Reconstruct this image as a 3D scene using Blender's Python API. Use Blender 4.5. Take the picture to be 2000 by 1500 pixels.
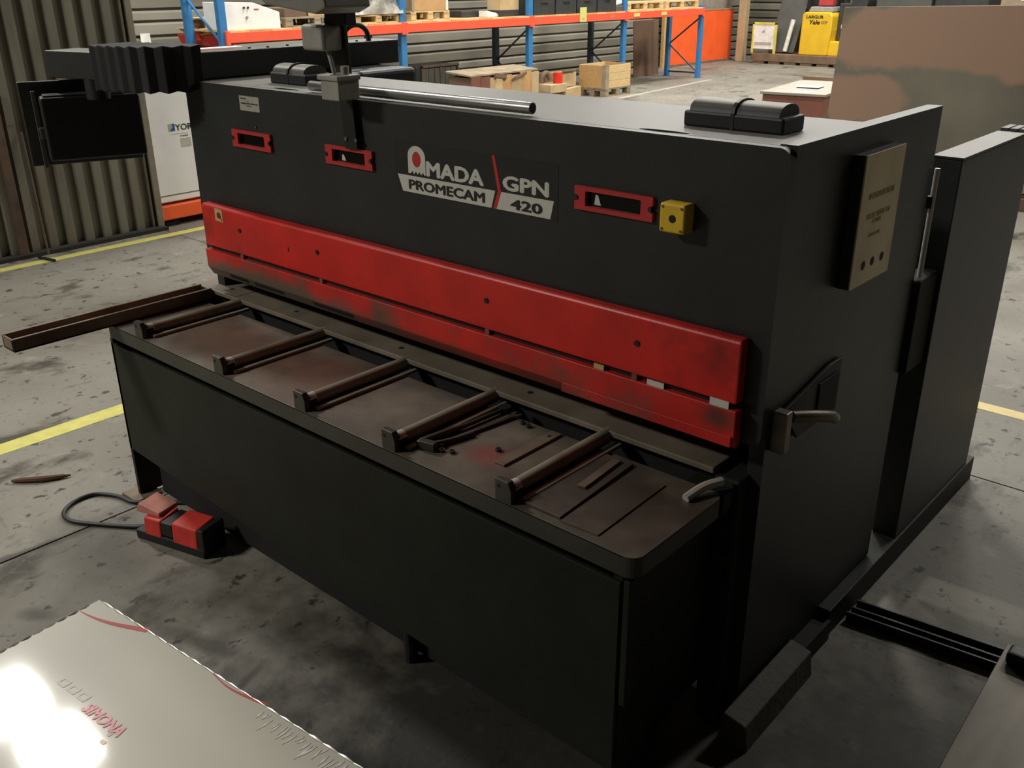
import bpy, bmesh, math, random
from mathutils import Vector, Matrix
random.seed(7)
for _o in list(bpy.data.objects):
    bpy.data.objects.remove(_o, do_unlink=True)
SC = bpy.context.scene
COL = SC.collection
V = Vector

# ------------------------------------------------------------------ camera
cam = bpy.data.cameras.new('camera')
cam.sensor_width = 36.0
cam.lens = 36.0 * 1844.0 / 2000.0
cam.clip_start = 0.05
cam.clip_end = 200
cam_o = bpy.data.objects.new('camera', cam)
COL.objects.link(cam_o)
R0, R1, R2 = V((.7472, .2580, -.6124)), V((.6646, -.2996, .6846)), V((-.0069, -.9185, -.3954))
cx = V((R0[0], R1[0], R2[0])).normalized()
cz = -V((R0[2], R1[2], R2[2])).normalized()
cy = cz.cross(cx).normalized()
cx = cy.cross(cz).normalized()
cam_o.matrix_world = Matrix(((cx[0], cy[0], cz[0], 0), (cx[1], cy[1], cz[1], 0), (cx[2], cy[2], cz[2], 2.0), (0, 0, 0, 1)))
SC.camera = cam_o

# ------------------------------------------------------------------ world, lamps, exposure
SC.view_settings.view_transform = 'Standard'
SC.view_settings.look = 'None'
SC.view_settings.exposure = 0.0
SC.view_settings.gamma = 1.0
SC.view_settings.use_curve_mapping = False
W = bpy.data.worlds.new('hall_air')
SC.world = W
W.use_nodes = True
W.node_tree.nodes['Background'].inputs[0].default_value = (.80, .88, 1.0, 1)
W.node_tree.nodes['Background'].inputs[1].default_value = 0.006


def lamp(x, y, z, sx, sy, watt, col=(1.0, .97, .905), tilt=0):
    l = bpy.data.lights.new('bay_or_fill_light', 'AREA')
    l.shape = 'RECTANGLE'
    l.size, l.size_y = sx, sy
    l.energy = watt
    l.color = col
    o = bpy.data.objects.new('bay_or_fill_light', l)
    o.location = (x, y, z)
    o.rotation_euler = (tilt, 0, 0)
    COL.objects.link(o)


for (x, y, z, sx, sy, w) in (
        (-10.4, 2.6, 7.0, .75, .62, 250), (-9.2, 2.65, 7.0, .75, .62, 250),
        (-9.6, 9.0, 7.0, 1.2, .6, 430), (-9.6, 15.0, 7.0, 1.2, .6, 430), (-9.6, 21.0, 7.0, 1.2, .6, 460),
        (-4.8, 8.0, 7.0, 1.2, .6, 320), (-4.8, 14.5, 7.0, 1.2, .6, 430), (-4.8, 20.5, 7.0, 1.2, .6, 400),
        (0.2, 10.5, 7.0, 1.2, .6, 270), (0.5, 16.0, 7.0, 1.2, .6, 320),
        (-6.2, -3.2, 5.2, 1.2, .8, 430)):  # low fill lamp added front left to brighten the shear front
    lamp(x, y, z, sx, sy, w)


# ------------------------------------------------------------------ helpers
def lin(c):
    return tuple(((v / 255) / 12.92 if v / 255 <= .04045 else ((v / 255 + .055) / 1.055) ** 2.4) for v in c)


class MB:
    def __init__(s):
        s.b = bmesh.new()

    def face(s, pts):
        return s.b.faces.new([s.b.verts.new(p) for p in pts])

    def hexa(s, p):
        v = [s.b.verts.new(q) for q in p]
        for f in ((0, 3, 2, 1), (4, 5, 6, 7), (0, 1, 5, 4), (1, 2, 6, 5), (2, 3, 7, 6), (3, 0, 4, 7)):
            s.b.faces.new([v[i] for i in f])
        return s

    def box(s, x0, x1, y0, y1, z0, z1):
        return s.hexa([(x0, y0, z0), (x1, y0, z0), (x1, y1, z0), (x0, y1, z0),
                       (x0, y0, z1), (x1, y0, z1), (x1, y1, z1), (x0, y1, z1)])

    def obox(s, c, a, b, d):
        c, a, b, d = V(c), V(a), V(b), V(d)
        return s.hexa([c - a - b - d, c + a - b - d, c + a + b - d, c - a + b - d,
                       c - a - b + d, c + a - b + d, c + a + b + d, c - a + b + d])

    def prism(s, pts, off):
        off = V(off)
        a = [s.b.verts.new(p) for p in pts]
        c = [s.b.verts.new(V(p) + off) for p in pts]
        n = len(pts)
        s.b.faces.new(a[::-1])
        s.b.faces.new(c)
        for i in range(n):
            s.b.faces.new([a[i], a[(i + 1) % n], c[(i + 1) % n], c[i]])
        return s

    def loft(s, rings, cap=True):
        rs = [[s.b.verts.new(p) for p in r] for r in rings]
        n = len(rs[0])
        for a, c in zip(rs, rs[1:]):
            for i in range(n):
                s.b.faces.new([a[i], a[(i + 1) % n], c[(i + 1) % n], c[i]])
        if cap:
            s.b.faces.new(rs[0][::-1])
            s.b.faces.new(rs[-1])
        return s

    def tube(s, path, r, n=12, cap=True):
        path = [V(p) for p in path]
        rings = []
        up = None
        for i, p in enumerate(path):
            t = (path[min(i + 1, len(path) - 1)] - path[max(i - 1, 0)]).normalized()
            if up is None:
                up = V((0, 0, 1)) if abs(t.z) < .9 else V((1, 0, 0))
            u = (up - t * up.dot(t)).normalized()
            w = t.cross(u)
            up = u
            rr = r[i] if isinstance(r, (list, tuple)) else r
            rings.append([p + (u * math.cos(k * 2 * math.pi / n) + w * math.sin(k * 2 * math.pi / n)) * rr for k in range(n)])
        return s.loft(rings, cap)

    def cyl(s, p0, p1, r, n=16):
        return s.tube([p0, p1], r, n)


def smooth_path(pts, k=6):
    pts = [V(p) for p in pts]
    out = []
    for i in range(len(pts) - 1):
        p0, p1, p2, p3 = pts[max(i - 1, 0)], pts[i], pts[i + 1], pts[min(i + 2, len(pts) - 1)]
        for j in range(k):
            t = j / k
            out.append(.5 * ((2 * p1) + (p2 - p0) * t + (2 * p0 - 5 * p1 + 4 * p2 - p3) * t * t + (3 * p1 - p0 - 3 * p2 + p3) * t ** 3))
    out.append(pts[-1])
    return out


def attach(o, parent):
    if parent is None:
        return
    o.parent = parent
    if parent.type == 'EMPTY':
        o.matrix_parent_inverse = Matrix.Translation(-parent.location)


def obj(name, mb, mat, parent=None, bevel=0, smooth=False, seg=2):
    if isinstance(mb, MB):
        bmesh.ops.recalc_face_normals(mb.b, faces=mb.b.faces)
        me = bpy.data.meshes.new(name)
        mb.b.to_mesh(me)
        mb.b.free()
    else:
        me = mb
        me.name = name
    me.materials.clear()
    me.materials.append(mat)
    if smooth:
        for p in me.polygons:
            p.use_smooth = True
        try:
            me.set_sharp_from_angle(angle=math.radians(40))
        except Exception:
            pass
    o = bpy.data.objects.new(name, me)
    COL.objects.link(o)
    attach(o, parent)
    if bevel:
        m = o.modifiers.new('bevel', 'BEVEL')
        m.width = bevel
        m.segments = seg
        m.limit_method = 'ANGLE'
        m.angle_limit = math.radians(35)
    return o


def tag(o, label, cat, group=None, kind=None):
    o['label'] = label
    o['category'] = cat
    if group:
        o['group'] = group
    if kind:
        o['kind'] = kind
    return o


def thing(name, label, cat, loc=(0, 0, 0), group=None):
    o = bpy.data.objects.new(name, None)
    o.empty_display_size = .1
    o.location = loc
    COL.objects.link(o)
    return tag(o, label, cat, group)


def struct(name, mb, mat, **k):
    o = obj(name, mb, mat, **k)
    if o.parent is None:
        o['kind'] = 'structure'
    return o


def curve_mesh(cu):
    t = bpy.data.objects.new('temporary', cu)
    COL.objects.link(t)
    bpy.context.view_layer.update()
    dg = bpy.context.evaluated_depsgraph_get()
    me = bpy.data.meshes.new_from_object(t.evaluated_get(dg))
    bpy.data.objects.remove(t, do_unlink=True)
    bpy.data.curves.remove(cu)
    return me


def frame_matrix(o, u, v):
    u, v = V(u).normalized(), V(v).normalized()
    w = u.cross(v)
    return Matrix(((u[0], v[0], w[0], o[0]), (u[1], v[1], w[1], o[1]), (u[2], v[2], w[2], o[2]), (0, 0, 0, 1)))


def plate(outer, holes, o, u, v, thick):
    """flat plate with holes; (0,0) of the outline at o, front face towards u x v"""
    cu = bpy.data.curves.new('outline', 'CURVE')
    cu.dimensions = '2D'
    cu.fill_mode = 'BOTH'
    cu.extrude = thick / 2
    for loop in [outer] + list(holes):
        sp = cu.splines.new('POLY')
        sp.points.add(len(loop) - 1)
        for p, q in zip(sp.points, loop):
            p.co = (q[0], q[1], 0, 1)
        sp.use_cyclic_u = True
    me = curve_mesh(cu)
    me.transform(frame_matrix(o, u, v) @ Matrix.Translation((0, 0, -thick / 2)))
    return me


def text(s, o, u, v, w, h, bold=.02, th=.0006, shear=0):
    """lettering fitted to w x h with its lower left corner at o"""
    cu = bpy.data.curves.new('lettering', 'FONT')
    cu.body = s
    cu.size = 1
    cu.shear = shear
    cu.resolution_u = 3
    cu.extrude = .001
    me = curve_mesh(cu)
    if bold:
        bm = bmesh.new()
        for kk, (dx, dy) in enumerate(((0, 0), (bold, 0), (-bold, 0), (0, bold * .8), (0, -bold * .8))):
            n0 = len(bm.verts)
            bm.from_mesh(me)
            bm.verts.ensure_lookup_table()
            for q in bm.verts[n0:]:
                q.co.x += dx
                q.co.y += dy
                q.co.z += kk * .0004
        bm.to_mesh(me)
        bm.free()
    xs = [q.co.x for q in me.vertices]
    ys = [q.co.y for q in me.vertices]
    zs = [q.co.z for q in me.vertices]
    M = Matrix.Translation((-min(xs), -min(ys), -min(zs)))
    S = Matrix.Diagonal((w / (max(xs) - min(xs)), h / (max(ys) - min(ys)), th / max(1e-6, max(zs) - min(zs)), 1))
    me.transform(frame_matrix(o, u, v) @ S @ M)
    return me


def rrect(x0, x1, y0, y1, r, n=5):
    out = []
    for (cx_, cy_, a) in ((x1 - r, y0 + r, -90), (x1 - r, y1 - r, 0), (x0 + r, y1 - r, 90), (x0 + r, y0 + r, 180)):
        for k in range(n + 1):
            t = math.radians(a + 90 * k / n)
            out.append((cx_ + r * math.cos(t), cy_ + r * math.sin(t)))
    return out


def ellipse(cx_, cy_, rx, ry, n=20):
    return [(cx_ + rx * math.cos(k * 2 * math.pi / n), cy_ + ry * math.sin(k * 2 * math.pi / n)) for k in range(n)]


def copy_tree(o, parent=None):
    c = o.copy()
    COL.objects.link(c)
    if parent is not None:
        c.parent = parent
    for ch in list(o.children):
        copy_tree(ch, c)
    return c


# ------------------------------------------------------------------ materials
def mat(name, col, rough=.5, metal=0, scale=8, amt=.15, bump=0, bscale=60, spec=.5, col2=None, stretch=None, lo=.4, hi=.6, coat=0):
    m = bpy.data.materials.new(name)
    m.use_nodes = True
    N, L = m.node_tree.nodes, m.node_tree.links
    b = N['Principled BSDF']
    b.inputs['Roughness'].default_value = rough
    b.inputs['Metallic'].default_value = metal
    b.inputs['Specular IOR Level'].default_value = spec
    b.inputs['Coat Weight'].default_value = coat
    c = lin(col)
    tc = N.new('ShaderNodeTexCoord')
    src = tc.outputs['Object']
    if stretch:
        mp = N.new('ShaderNodeMapping')
        mp.inputs['Scale'].default_value = stretch
        L.new(src, mp.inputs['Vector'])
        src = mp.outputs['Vector']
    nz = N.new('ShaderNodeTexNoise')
    nz.inputs['Scale'].default_value = scale
    nz.inputs['Detail'].default_value = 6
    L.new(src, nz.inputs['Vector'])
    rp = N.new('ShaderNodeValToRGB')
    e = rp.color_ramp.elements
    if col2:
        e[0].position, e[1].position = lo, hi
        e[0].color = (*c, 1)
        e[1].color = (*lin(col2), 1)
    else:
        e[0].position, e[1].position = .3, .7
        e[0].color = (*[v * (1 - amt) for v in c], 1)
        e[1].color = (*[min(1, v * (1 + amt)) for v in c], 1)
    L.new(nz.outputs['Fac'], rp.inputs['Fac'])
    L.new(rp.outputs['Color'], b.inputs['Base Color'])
    if bump:
        n2 = N.new('ShaderNodeTexNoise')
        n2.inputs['Scale'].default_value = bscale
        n2.inputs['Detail'].default_value = 3
        L.new(src, n2.inputs['Vector'])
        bp = N.new('ShaderNodeBump')
        bp.inputs['Strength'].default_value = bump
        bp.inputs['Distance'].default_value = .01
        L.new(n2.outputs['Fac'], bp.inputs['Height'])
        L.new(bp.outputs['Normal'], b.inputs['Normal'])
    m['out'] = 1
    return m


def ovl(m, col, scale, lo, hi, stretch=None, detail=5, invert=False, offset=(0, 0, 0)):
    """lay a noise-shaped patch of another colour over a material (stain, wear, dust)"""
    N, L = m.node_tree.nodes, m.node_tree.links
    b = N['Principled BSDF']
    old = b.inputs['Base Color'].links[0].from_socket
    tc = N.new('ShaderNodeTexCoord')
    mp = N.new('ShaderNodeMapping')
    mp.inputs['Scale'].default_value = stretch or (1, 1, 1)
    mp.inputs['Location'].default_value = offset
    L.new(tc.outputs['Object'], mp.inputs['Vector'])
    nz = N.new('ShaderNodeTexNoise')
    nz.inputs['Scale'].default_value = scale
    nz.inputs['Detail'].default_value = detail
    nz.inputs['Roughness'].default_value = .62
    L.new(mp.outputs['Vector'], nz.inputs['Vector'])
    rp = N.new('ShaderNodeMapRange')
    rp.inputs['From Min'].default_value = lo
    rp.inputs['From Max'].default_value = hi
    L.new(nz.outputs['Fac'], rp.inputs['Value'])
    mx = N.new('ShaderNodeMix')
    mx.data_type = 'RGBA'
    L.new(rp.outputs['Result'], mx.inputs['Factor'])
    L.new(old, mx.inputs['A'])
    mx.inputs['B'].default_value = (*lin(col), 1)
    L.new(mx.outputs['Result'], b.inputs['Base Color'])
    return m


def spot(m, col, centre, radius, rot=0.0, strength=.8, rough_edge=.35, soft=.7, ns=9):
    """one patch with its own place"""
    N, L = m.node_tree.nodes, m.node_tree.links
    b = N['Principled BSDF']
    old = b.inputs['Base Color'].links[0].from_socket
    tc = N.new('ShaderNodeTexCoord')
    mp = N.new('ShaderNodeMapping')
    mp.vector_type = 'TEXTURE'
    mp.inputs['Location'].default_value = centre
    mp.inputs['Scale'].default_value = radius
    mp.inputs['Rotation'].default_value = (0, 0, rot)
    L.new(tc.outputs['Object'], mp.inputs['Vector'])
    ln = N.new('ShaderNodeVectorMath')
    ln.operation = 'LENGTH'
    L.new(mp.outputs['Vector'], ln.inputs[0])
    nz = N.new('ShaderNodeTexNoise')
    nz.inputs['Scale'].default_value = ns
    nz.inputs['Detail'].default_value = 5
    L.new(tc.outputs['Object'], nz.inputs['Vector'])
    ad = N.new('ShaderNodeMath')
    ad.operation = 'MULTIPLY_ADD'
    ad.inputs[1].default_value = rough_edge * 3
    L.new(nz.outputs['Fac'], ad.inputs[0])
    L.new(ln.outputs['Value'], ad.inputs[2])
    rp = N.new('ShaderNodeMapRange')
    rp.inputs['From Min'].default_value = 1.0 + rough_edge * 1.5
    rp.inputs['From Max'].default_value = 1.0 - soft + rough_edge * 1.5
    rp.inputs['To Max'].default_value = strength
    L.new(ad.outputs[0], rp.inputs['Value'])
    mx = N.new('ShaderNodeMix')
    mx.data_type = 'RGBA'
    L.new(rp.outputs['Result'], mx.inputs['Factor'])
    L.new(old, mx.inputs['A'])
    mx.inputs['B'].default_value = (*lin(col), 1)
    L.new(mx.outputs['Result'], b.inputs['Base Color'])
    return m


def dusty(m, col, amount):
    """dust lying on level faces"""
    N, L = m.node_tree.nodes, m.node_tree.links
    b = N['Principled BSDF']
    old = b.inputs['Base Color'].links[0].from_socket
    g = N.new('ShaderNodeNewGeometry')
    sp = N.new('ShaderNodeSeparateXYZ')
    L.new(g.outputs['True Normal'], sp.inputs[0])
    rp = N.new('ShaderNodeMapRange')
    rp.inputs['From Min'].default_value = .7
    rp.inputs['From Max'].default_value = .95
    rp.inputs['To Max'].default_value = amount
    L.new(sp.outputs['Z'], rp.inputs['Value'])
    mx = N.new('ShaderNodeMix')
    mx.data_type = 'RGBA'
    L.new(rp.outputs['Result'], mx.inputs['Factor'])
    L.new(old, mx.inputs['A'])
    mx.inputs['B'].default_value = (*lin(col), 1)
    L.new(mx.outputs['Result'], b.inputs['Base Color'])
    return m


concrete = mat('concrete', (130, 126, 116), .62, scale=1.3, amt=.16, bump=.12, bscale=40, spec=.4)
ovl(concrete, (104, 97, 85), .55, .50, .72)
ovl(concrete, (70, 65, 56), 3.1, .555, .66, stretch=(1, .55, 1), detail=8)
ovl(concrete, (62, 57, 49), 13, .605, .66, stretch=(1, .75, 1), detail=4)
ovl(concrete, (104, 98, 85), 28, .60, .70, detail=3, offset=(5, 2, 0))
ovl(concrete, (148, 143, 131), 5, .60, .72, detail=8, offset=(3, 7, 0))
spot(concrete, (34, 31, 25), (-1.3, 1.5, 0), (1.55, 1.0, 1), strength=.93)  # shade in front of the shear, painted into the floor colour
spot(concrete, (72, 67, 57), (-.4, 2.1, 0), (1.1, 1.0, 1), strength=.85)  # dim floor towards the camera, darkened in the colour as shade
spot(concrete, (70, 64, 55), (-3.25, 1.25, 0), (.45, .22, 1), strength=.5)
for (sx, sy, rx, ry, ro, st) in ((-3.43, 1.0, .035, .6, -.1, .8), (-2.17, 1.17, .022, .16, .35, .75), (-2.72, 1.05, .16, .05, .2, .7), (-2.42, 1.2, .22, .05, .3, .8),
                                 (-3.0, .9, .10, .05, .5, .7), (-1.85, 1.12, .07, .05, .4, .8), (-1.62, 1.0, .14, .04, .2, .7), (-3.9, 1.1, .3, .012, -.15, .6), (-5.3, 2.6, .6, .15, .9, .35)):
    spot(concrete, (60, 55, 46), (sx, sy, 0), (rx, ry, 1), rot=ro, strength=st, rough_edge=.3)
joint = mat('joint_dirt', (38, 34, 29), .9)
yellow_line = mat('yellow_floor_paint', (204, 198, 106), .6, scale=14, amt=.12)
pale_line = mat('pale_floor_paint', (226, 206, 138), .6, scale=14, amt=.12)
paint = dusty(mat('dark_machine_paint', (37, 39, 38), .46, scale=5, amt=.18, bump=.10, bscale=260, spec=.38), (132, 129, 122), .86)
paint2 = mat('dark_table_paint', (34, 36, 29), .55, scale=5, amt=.2, bump=.10, bscale=260, spec=.22)
edge_paint = mat('worn_edge_paint', (58, 56, 47), .46, scale=5, amt=.2, bump=.10, bscale=260, spec=.45)
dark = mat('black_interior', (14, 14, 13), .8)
black = mat('black_plastic', (22, 22, 21), .5, scale=20, amt=.2)
lid_m = dusty(mat('dusty_lid_plastic', (50, 50, 46), .5, scale=20, amt=.2), (150, 142, 124), .7)
rubber = mat('black_bellows_rubber', (19, 18, 17), .7, scale=20, amt=.3)
red = mat('red_guard_paint', (204, 32, 23), .40, scale=6, amt=.15, bump=.05, bscale=120, spec=.45)
ovl(red, (120, 26, 22), 4, .55, .75)
red_dirty = mat('red_guard_paint_soiled', (196, 36, 27), .48, scale=6, amt=.2, bump=.06, bscale=120)
ovl(red_dirty, (95, 72, 58), 3.2, .47, .66)
spot(red_dirty, (92, 82, 68), (-3.05, 1.97, .905), (.85, .8, .075), strength=.95, rough_edge=.25, soft=.5)
spot(red_dirty, (74, 62, 50), (-2.2, 1.97, .895), (.9, .5, .045), strength=.8, rough_edge=.2)
spot(red_dirty, (60, 48, 38), (-1.06, 1.97, .97), (.07, .5, .05), strength=.8, rough_edge=.15)
frame_red = mat('red_window_frame', (186, 44, 42), .45, scale=20, amt=.1)
bare = mat('worn_steel', (120, 106, 90), .45, .25, scale=9, amt=.25, bump=.05, bscale=90)
ovl(bare, (92, 72, 56), 2.3, .5, .7)
bed_steel = mat('bed_steel', (118, 107, 92), .5, 0, scale=7, amt=.25)
tray = mat('soiled_tray_steel', (104, 95, 82), .55, 0, scale=6, amt=.3, bump=.05, bscale=60)
ovl(tray, (78, 69, 57), 2.6, .48, .62)
spot(tray, (135, 62, 54), (-1.60, 1.70, .778), (.10, .075, .2), strength=.75)
spot(tray, (122, 66, 56), (-2.45, 1.78, .778), (.22, .16, .2), strength=.5)
spot(tray, (118, 70, 60), (-2.95, 1.80, .778), (.2, .16, .2), strength=.45)
spot(tray, (50, 45, 36), (-1.22, 1.75, .778), (.42, .36, .4), strength=.8)  # right end of the table painted dark, as in shade
spot(tray, (136, 112, 94), (-2.95, 1.72, .778), (.55, .22, .4), strength=.6)  # left part painted lighter for the light falling there
spot(tray, (128, 106, 90), (-2.45, 1.65, .778), (.35, .16, .4), strength=.5)  # smaller lighter patch continuing the painted light
roller = mat('roller_steel', (136, 128, 110), .5, 0, scale=10, amt=.2)
bright = mat('bright_steel', (214, 210, 200), .28, .35, scale=12, amt=.06)
pipe_m = mat('galvanised_pipe', (150, 150, 148), .3, .85, scale=14, amt=.15)
white_print = mat('white_print', (205, 203, 192), .5, scale=30, amt=.05)
black_print = mat('black_print', (24, 24, 23), .5)
red_print = mat('red_print', (190, 40, 34), .5)
label_m = mat('label_card', (165, 160, 146), .5, scale=40, amt=.06)
ystick = mat('yellowed_sticker', (196, 166, 112), .5, scale=40, amt=.08)
yellow = mat('yellow_box_plastic', (222, 182, 34), .45, scale=30, amt=.08)
beige = mat('aged_panel_face', (226, 206, 156), .5, scale=8, amt=.12)
grey_box = mat('grey_junction_plastic', (150, 146, 136), .5, scale=12, amt=.15)
lamp_grey = mat('grey_lamp_metal', (124, 122, 114), .45, 0, scale=10, amt=.15)
glass = mat('dark_window_glass', (9, 9, 9), .25, spec=.15)
wall_m = mat('grey_corrugated_sheet', (122, 118, 104), .45, .25, scale=3, amt=.15, stretch=(1, 1, .4))
ovl(wall_m, (92, 80, 66), 2, .52, .75, stretch=(1, 1, .3))
clad_m = mat('grey_cladding', (132, 128, 116), .5, .2, scale=2, amt=.25, stretch=(1, .3, 1))
clad_m2 = mat('grey_cladding_dark', (112, 108, 96), .55, .2, scale=2, amt=.25, stretch=(1, .3, 1))
ceil_m = mat('ceiling_sheet', (90, 88, 80), .7)
white_case = mat('white_casing', (238, 237, 232), .45, scale=6, amt=.04)
blue = mat('blue_rack_paint', (52, 118, 172), .45, scale=10, amt=.1)
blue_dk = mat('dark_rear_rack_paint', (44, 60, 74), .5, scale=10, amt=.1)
orange = mat('orange_beam_paint', (240, 92, 62), .45, scale=8, amt=.05)
orange2 = mat('orange_board_paint', (246, 98, 44), .45, scale=3, amt=.08)
wood = mat('pale_pine', (206, 178, 128), .7, scale=3, amt=.18, stretch=(6, 6, 30))
wood2 = mat('honey_pine', (190, 152, 98), .7, scale=3, amt=.18, stretch=(6, 6, 30))
wood_grey = mat('weathered_wood', (150, 136, 112), .75, scale=5, amt=.25)
old_wood = mat('stained_timber', (118, 96, 76), .75, scale=4, amt=.3)
carton = mat('carton_board', (190, 150, 100), .75, scale=6, amt=.1)
carton2 = mat('pale_carton', (186, 162, 122), .75, scale=6, amt=.1)
carton_red = mat('reddish_board', (122, 76, 62), .7, scale=4, amt=.2)
brown = mat('brown_board', (112, 88, 70), .65, scale=2, amt=.15)
film = mat('dusty_film', (140, 134, 122), .3, scale=7, amt=.4, bump=.6, bscale=14)
dgrey = mat('dark_grey_plastic', (52, 53, 52), .5, scale=10, amt=.2)
mgrey = mat('mid_grey_metal', (88, 88, 84), .5, .2, scale=4, amt=.12)
rad_m = mat('radiator_fins', (104, 102, 92), .5, .3, scale=4, amt=.3, stretch=(1, 14, 1))
sign_y = mat('yellow_card', (206, 204, 122), .6, scale=30, amt=.05)
rust = mat('mill_scale_steel', (112, 107, 93), .6, 0, scale=2.0, amt=.15)
ovl(rust, (98, 90, 76), 1.4, .48, .6)
spot(rust, (148, 120, 100), (-3.0, 9.7, 1.43), (1.8, 6, .36), strength=1, rough_edge=.5, soft=.16, ns=1.6)

spot(rust, (147, 119, 100), (-3.98, 9.7, .86), (.46, 6, .27), strength=1, rough_edge=.4, soft=.2, ns=2.2)
desk_top = mat('desk_top', (148, 142, 128), .5, scale=6, amt=.1)
desk_front = mat('red_brown_board', (132, 84, 68), .55, scale=6, amt=.12)
paper = mat('white_paper', (232, 230, 226), .6)
fork_yellow = mat('forklift_yellow', (226, 184, 44), .4, scale=5, amt=.08)
sheet_m = mat('milky_sheet', (196, 191, 176), .42, scale=2, amt=.03, spec=.3, coat=.7)
sheet_m.node_tree.nodes['Principled BSDF'].inputs['Coat Roughness'].default_value = .07
film_edge = mat('wrinkled_film', (236, 234, 228), .25, scale=20, amt=.05, spec=.8)
pink_print = mat('pink_red_print', (196, 84, 96), .35)
grey_print = mat('grey_print', (176, 173, 162), .4)
pedal_red = mat('pedal_red', (200, 52, 42), .5, scale=14, amt=.2)
pedal_pale = mat('worn_pedal_red', (196, 128, 112), .6, scale=14, amt=.2)
oily_wood = mat('oily_timber', (66, 63, 50), .7, scale=6, amt=.35, bump=.3, bscale=40)
steel_plate = mat('floor_steel_plate', (96, 88, 76), .5, .3, scale=5, amt=.2, stretch=(4, 1, 1))
tool_m = mat('oily_tool_steel', (62, 58, 50), .4, .2, scale=12, amt=.2)
blue_logo = mat('blue_print', (40, 90, 150), .4)
white_plastic = mat('white_plastic', (226, 224, 214), .4)

X_, Y_, Z_ = (1, 0, 0), (0, 1, 0), (0, 0, 1)

# ------------------------------------------------------------------ floor
fl = MB()
fl.box(-16, 8, -6, 27, -.20, -.012)
floor = struct('floor', fl, joint)
floor['label'] = 'worn grey concrete workshop floor in slabs'
xs = [-16, -7.9, -3.42, 3.2, 8]
ys = [-6, 4.015, 13.5, 27]
for i in range(len(xs) - 1):
    for j in range(len(ys) - 1):
        g = .005
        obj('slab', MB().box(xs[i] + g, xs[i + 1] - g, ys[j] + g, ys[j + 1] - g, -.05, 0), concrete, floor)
struct('trim_1', MB().box(-7.505, -7.405, -3, 5.2, 0, .0012), yellow_line)
struct('trim_2', MB().box(-4.445, -4.33, -5, 4.845, 0, .0012), yellow_line)
struct('trim_3', MB().box(-4.33, 7, 4.755, 4.845, 0, .0012), pale_line)
struct('trim_4', MB().prism([(-10.2, 14.4, 0), (-10.3, 14.4, 0), (-10.75, 18.3, 0), (-10.65, 18.3, 0)], (0, 0, .001)), mat('faint_line', (170, 164, 148), .6))

# ------------------------------------------------------------------ walls and ceiling
w = MB()
prof = []
y = -6.0
while y < 3.93:
    prof += [(-7.74, y), (-7.74, y + .05), (-7.695, y + .068), (-7.695, y + .125)]
    y += .15
prof = [(x, yy) for x, yy in prof if yy <= 4.0] + [(-7.74, 4.0)]
rings = [[(x, yy, z) for x, yy in prof] for z in (0.02, 1.0)]
for a, b in ((.03, 1.015), (1.0, 4.3)):
    dx = 0 if a < .5 else .004
    n = len(prof)
    lo = [w.b.verts.new((x + dx, yy, a)) for x, yy in prof]
    hi_ = [w.b.verts.new((x + dx, yy, b)) for x, yy in prof]
    for i in range(n - 1):
        w.b.faces.new([lo[i], lo[i + 1], hi_[i + 1], hi_[i]])
w.box(-7.86, -7.75, -6, 4.0, 0, 4.3)
wl = struct('wall_left', w, wall_m)
struct('trim_5', MB().box(-7.88, -7.685, 4.0, 4.055, 0, 4.3), mat('grey_edge_flashing', (128, 120, 104), .5, .2), bevel=.004)
struct('trim_6', MB().box(-7.72, -7.66, 2.82, 2.88, 0, 1.25), mat('rusty_edge', (84, 66, 52), .7, scale=9, amt=.3), bevel=.003)
struct('baseboard_left', MB().box(-7.73, -7.62, -6, 4.05, 0, .03), joint)

wb = struct('wall_far_left', MB().box(-13.75, -13.56, -6, 26, 0, 7.6), clad_m2)
z = .02
k = 0
while z < 3.4:
    zz = z + (.20 if k % 2 else .16)
    p = MB().prism([(-13.56, 4.0, z), (-13.50, 4.0, z + .02), (-13.50, 4.0, zz - .05), (-13.535, 4.0, zz - .018), (-13.56, 4.0, zz - .018)], (0, 20.6, 0))
    obj('cladding_panel', p, clad_m if k % 3 else clad_m2, wb)
    z = zz
    k += 1
wk = struct('wall_back', MB().box(-13.6, 8, 24.7, 24.9, 0, 7.6), clad_m2)
z = .02
k = 0
while z < 3.2:
    zz = z + .19
    p = MB().prism([(-13.5, 24.7, z), (-13.5, 24.63, z + .02), (-13.5, 24.63, zz - .06), (-13.5, 24.67, zz - .02), (-13.5, 24.7, zz - .02)], (21.4, 0, 0))
    obj('cladding_panel', p, clad_m2 if k % 3 else clad_m, wk)
    z = zz
    k += 1
struct('ceiling', MB().box(-13.7, 8, -6, 24.9, 7.6, 7.7), ceil_m)
post = struct('trim_7', MB().box(-12.66, -12.46, 22.78, 22.98, 0, 4.2), mat('pale_post_paint', (176, 152, 118), .6, scale=6, amt=.1), bevel=.01)

# ================================================================== the shear
sh = thing('guillotine_shear', 'long black sheet metal shear with red front guards and a roller table', 'machine', (-2.2, 2.2, 0))


def part(name, mb, m, par=sh, bevel=0, smooth=False, label=None, seg=2):
    o = obj(name, mb, m, par, bevel, smooth, seg)
    if label:
        o['label'] = label
    return o


BX0, BX1, BY, BZ = -3.483, -.955, 2.007, 1.645
# front panel with three sight windows
wins = [(-3.180, -2.940), (-2.625, -2.385), (-1.557, -1.307)]
holes = [rrect(a + .036 - BX0, b - .036 - BX0, 1.4385 - .9, 1.4785 - .9, .003, 2) for a, b in wins]
part('front_panel', plate(rrect(0, BX1 - BX0, 0, BZ - .9, .028, 6), holes, (BX0, BY, .9), X_, Z_, .03), paint)
part('beam_body', MB().box(BX0 + .04, BX1 - .04, 2.10, 2.50, .95, 1.60), dark)
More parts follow.
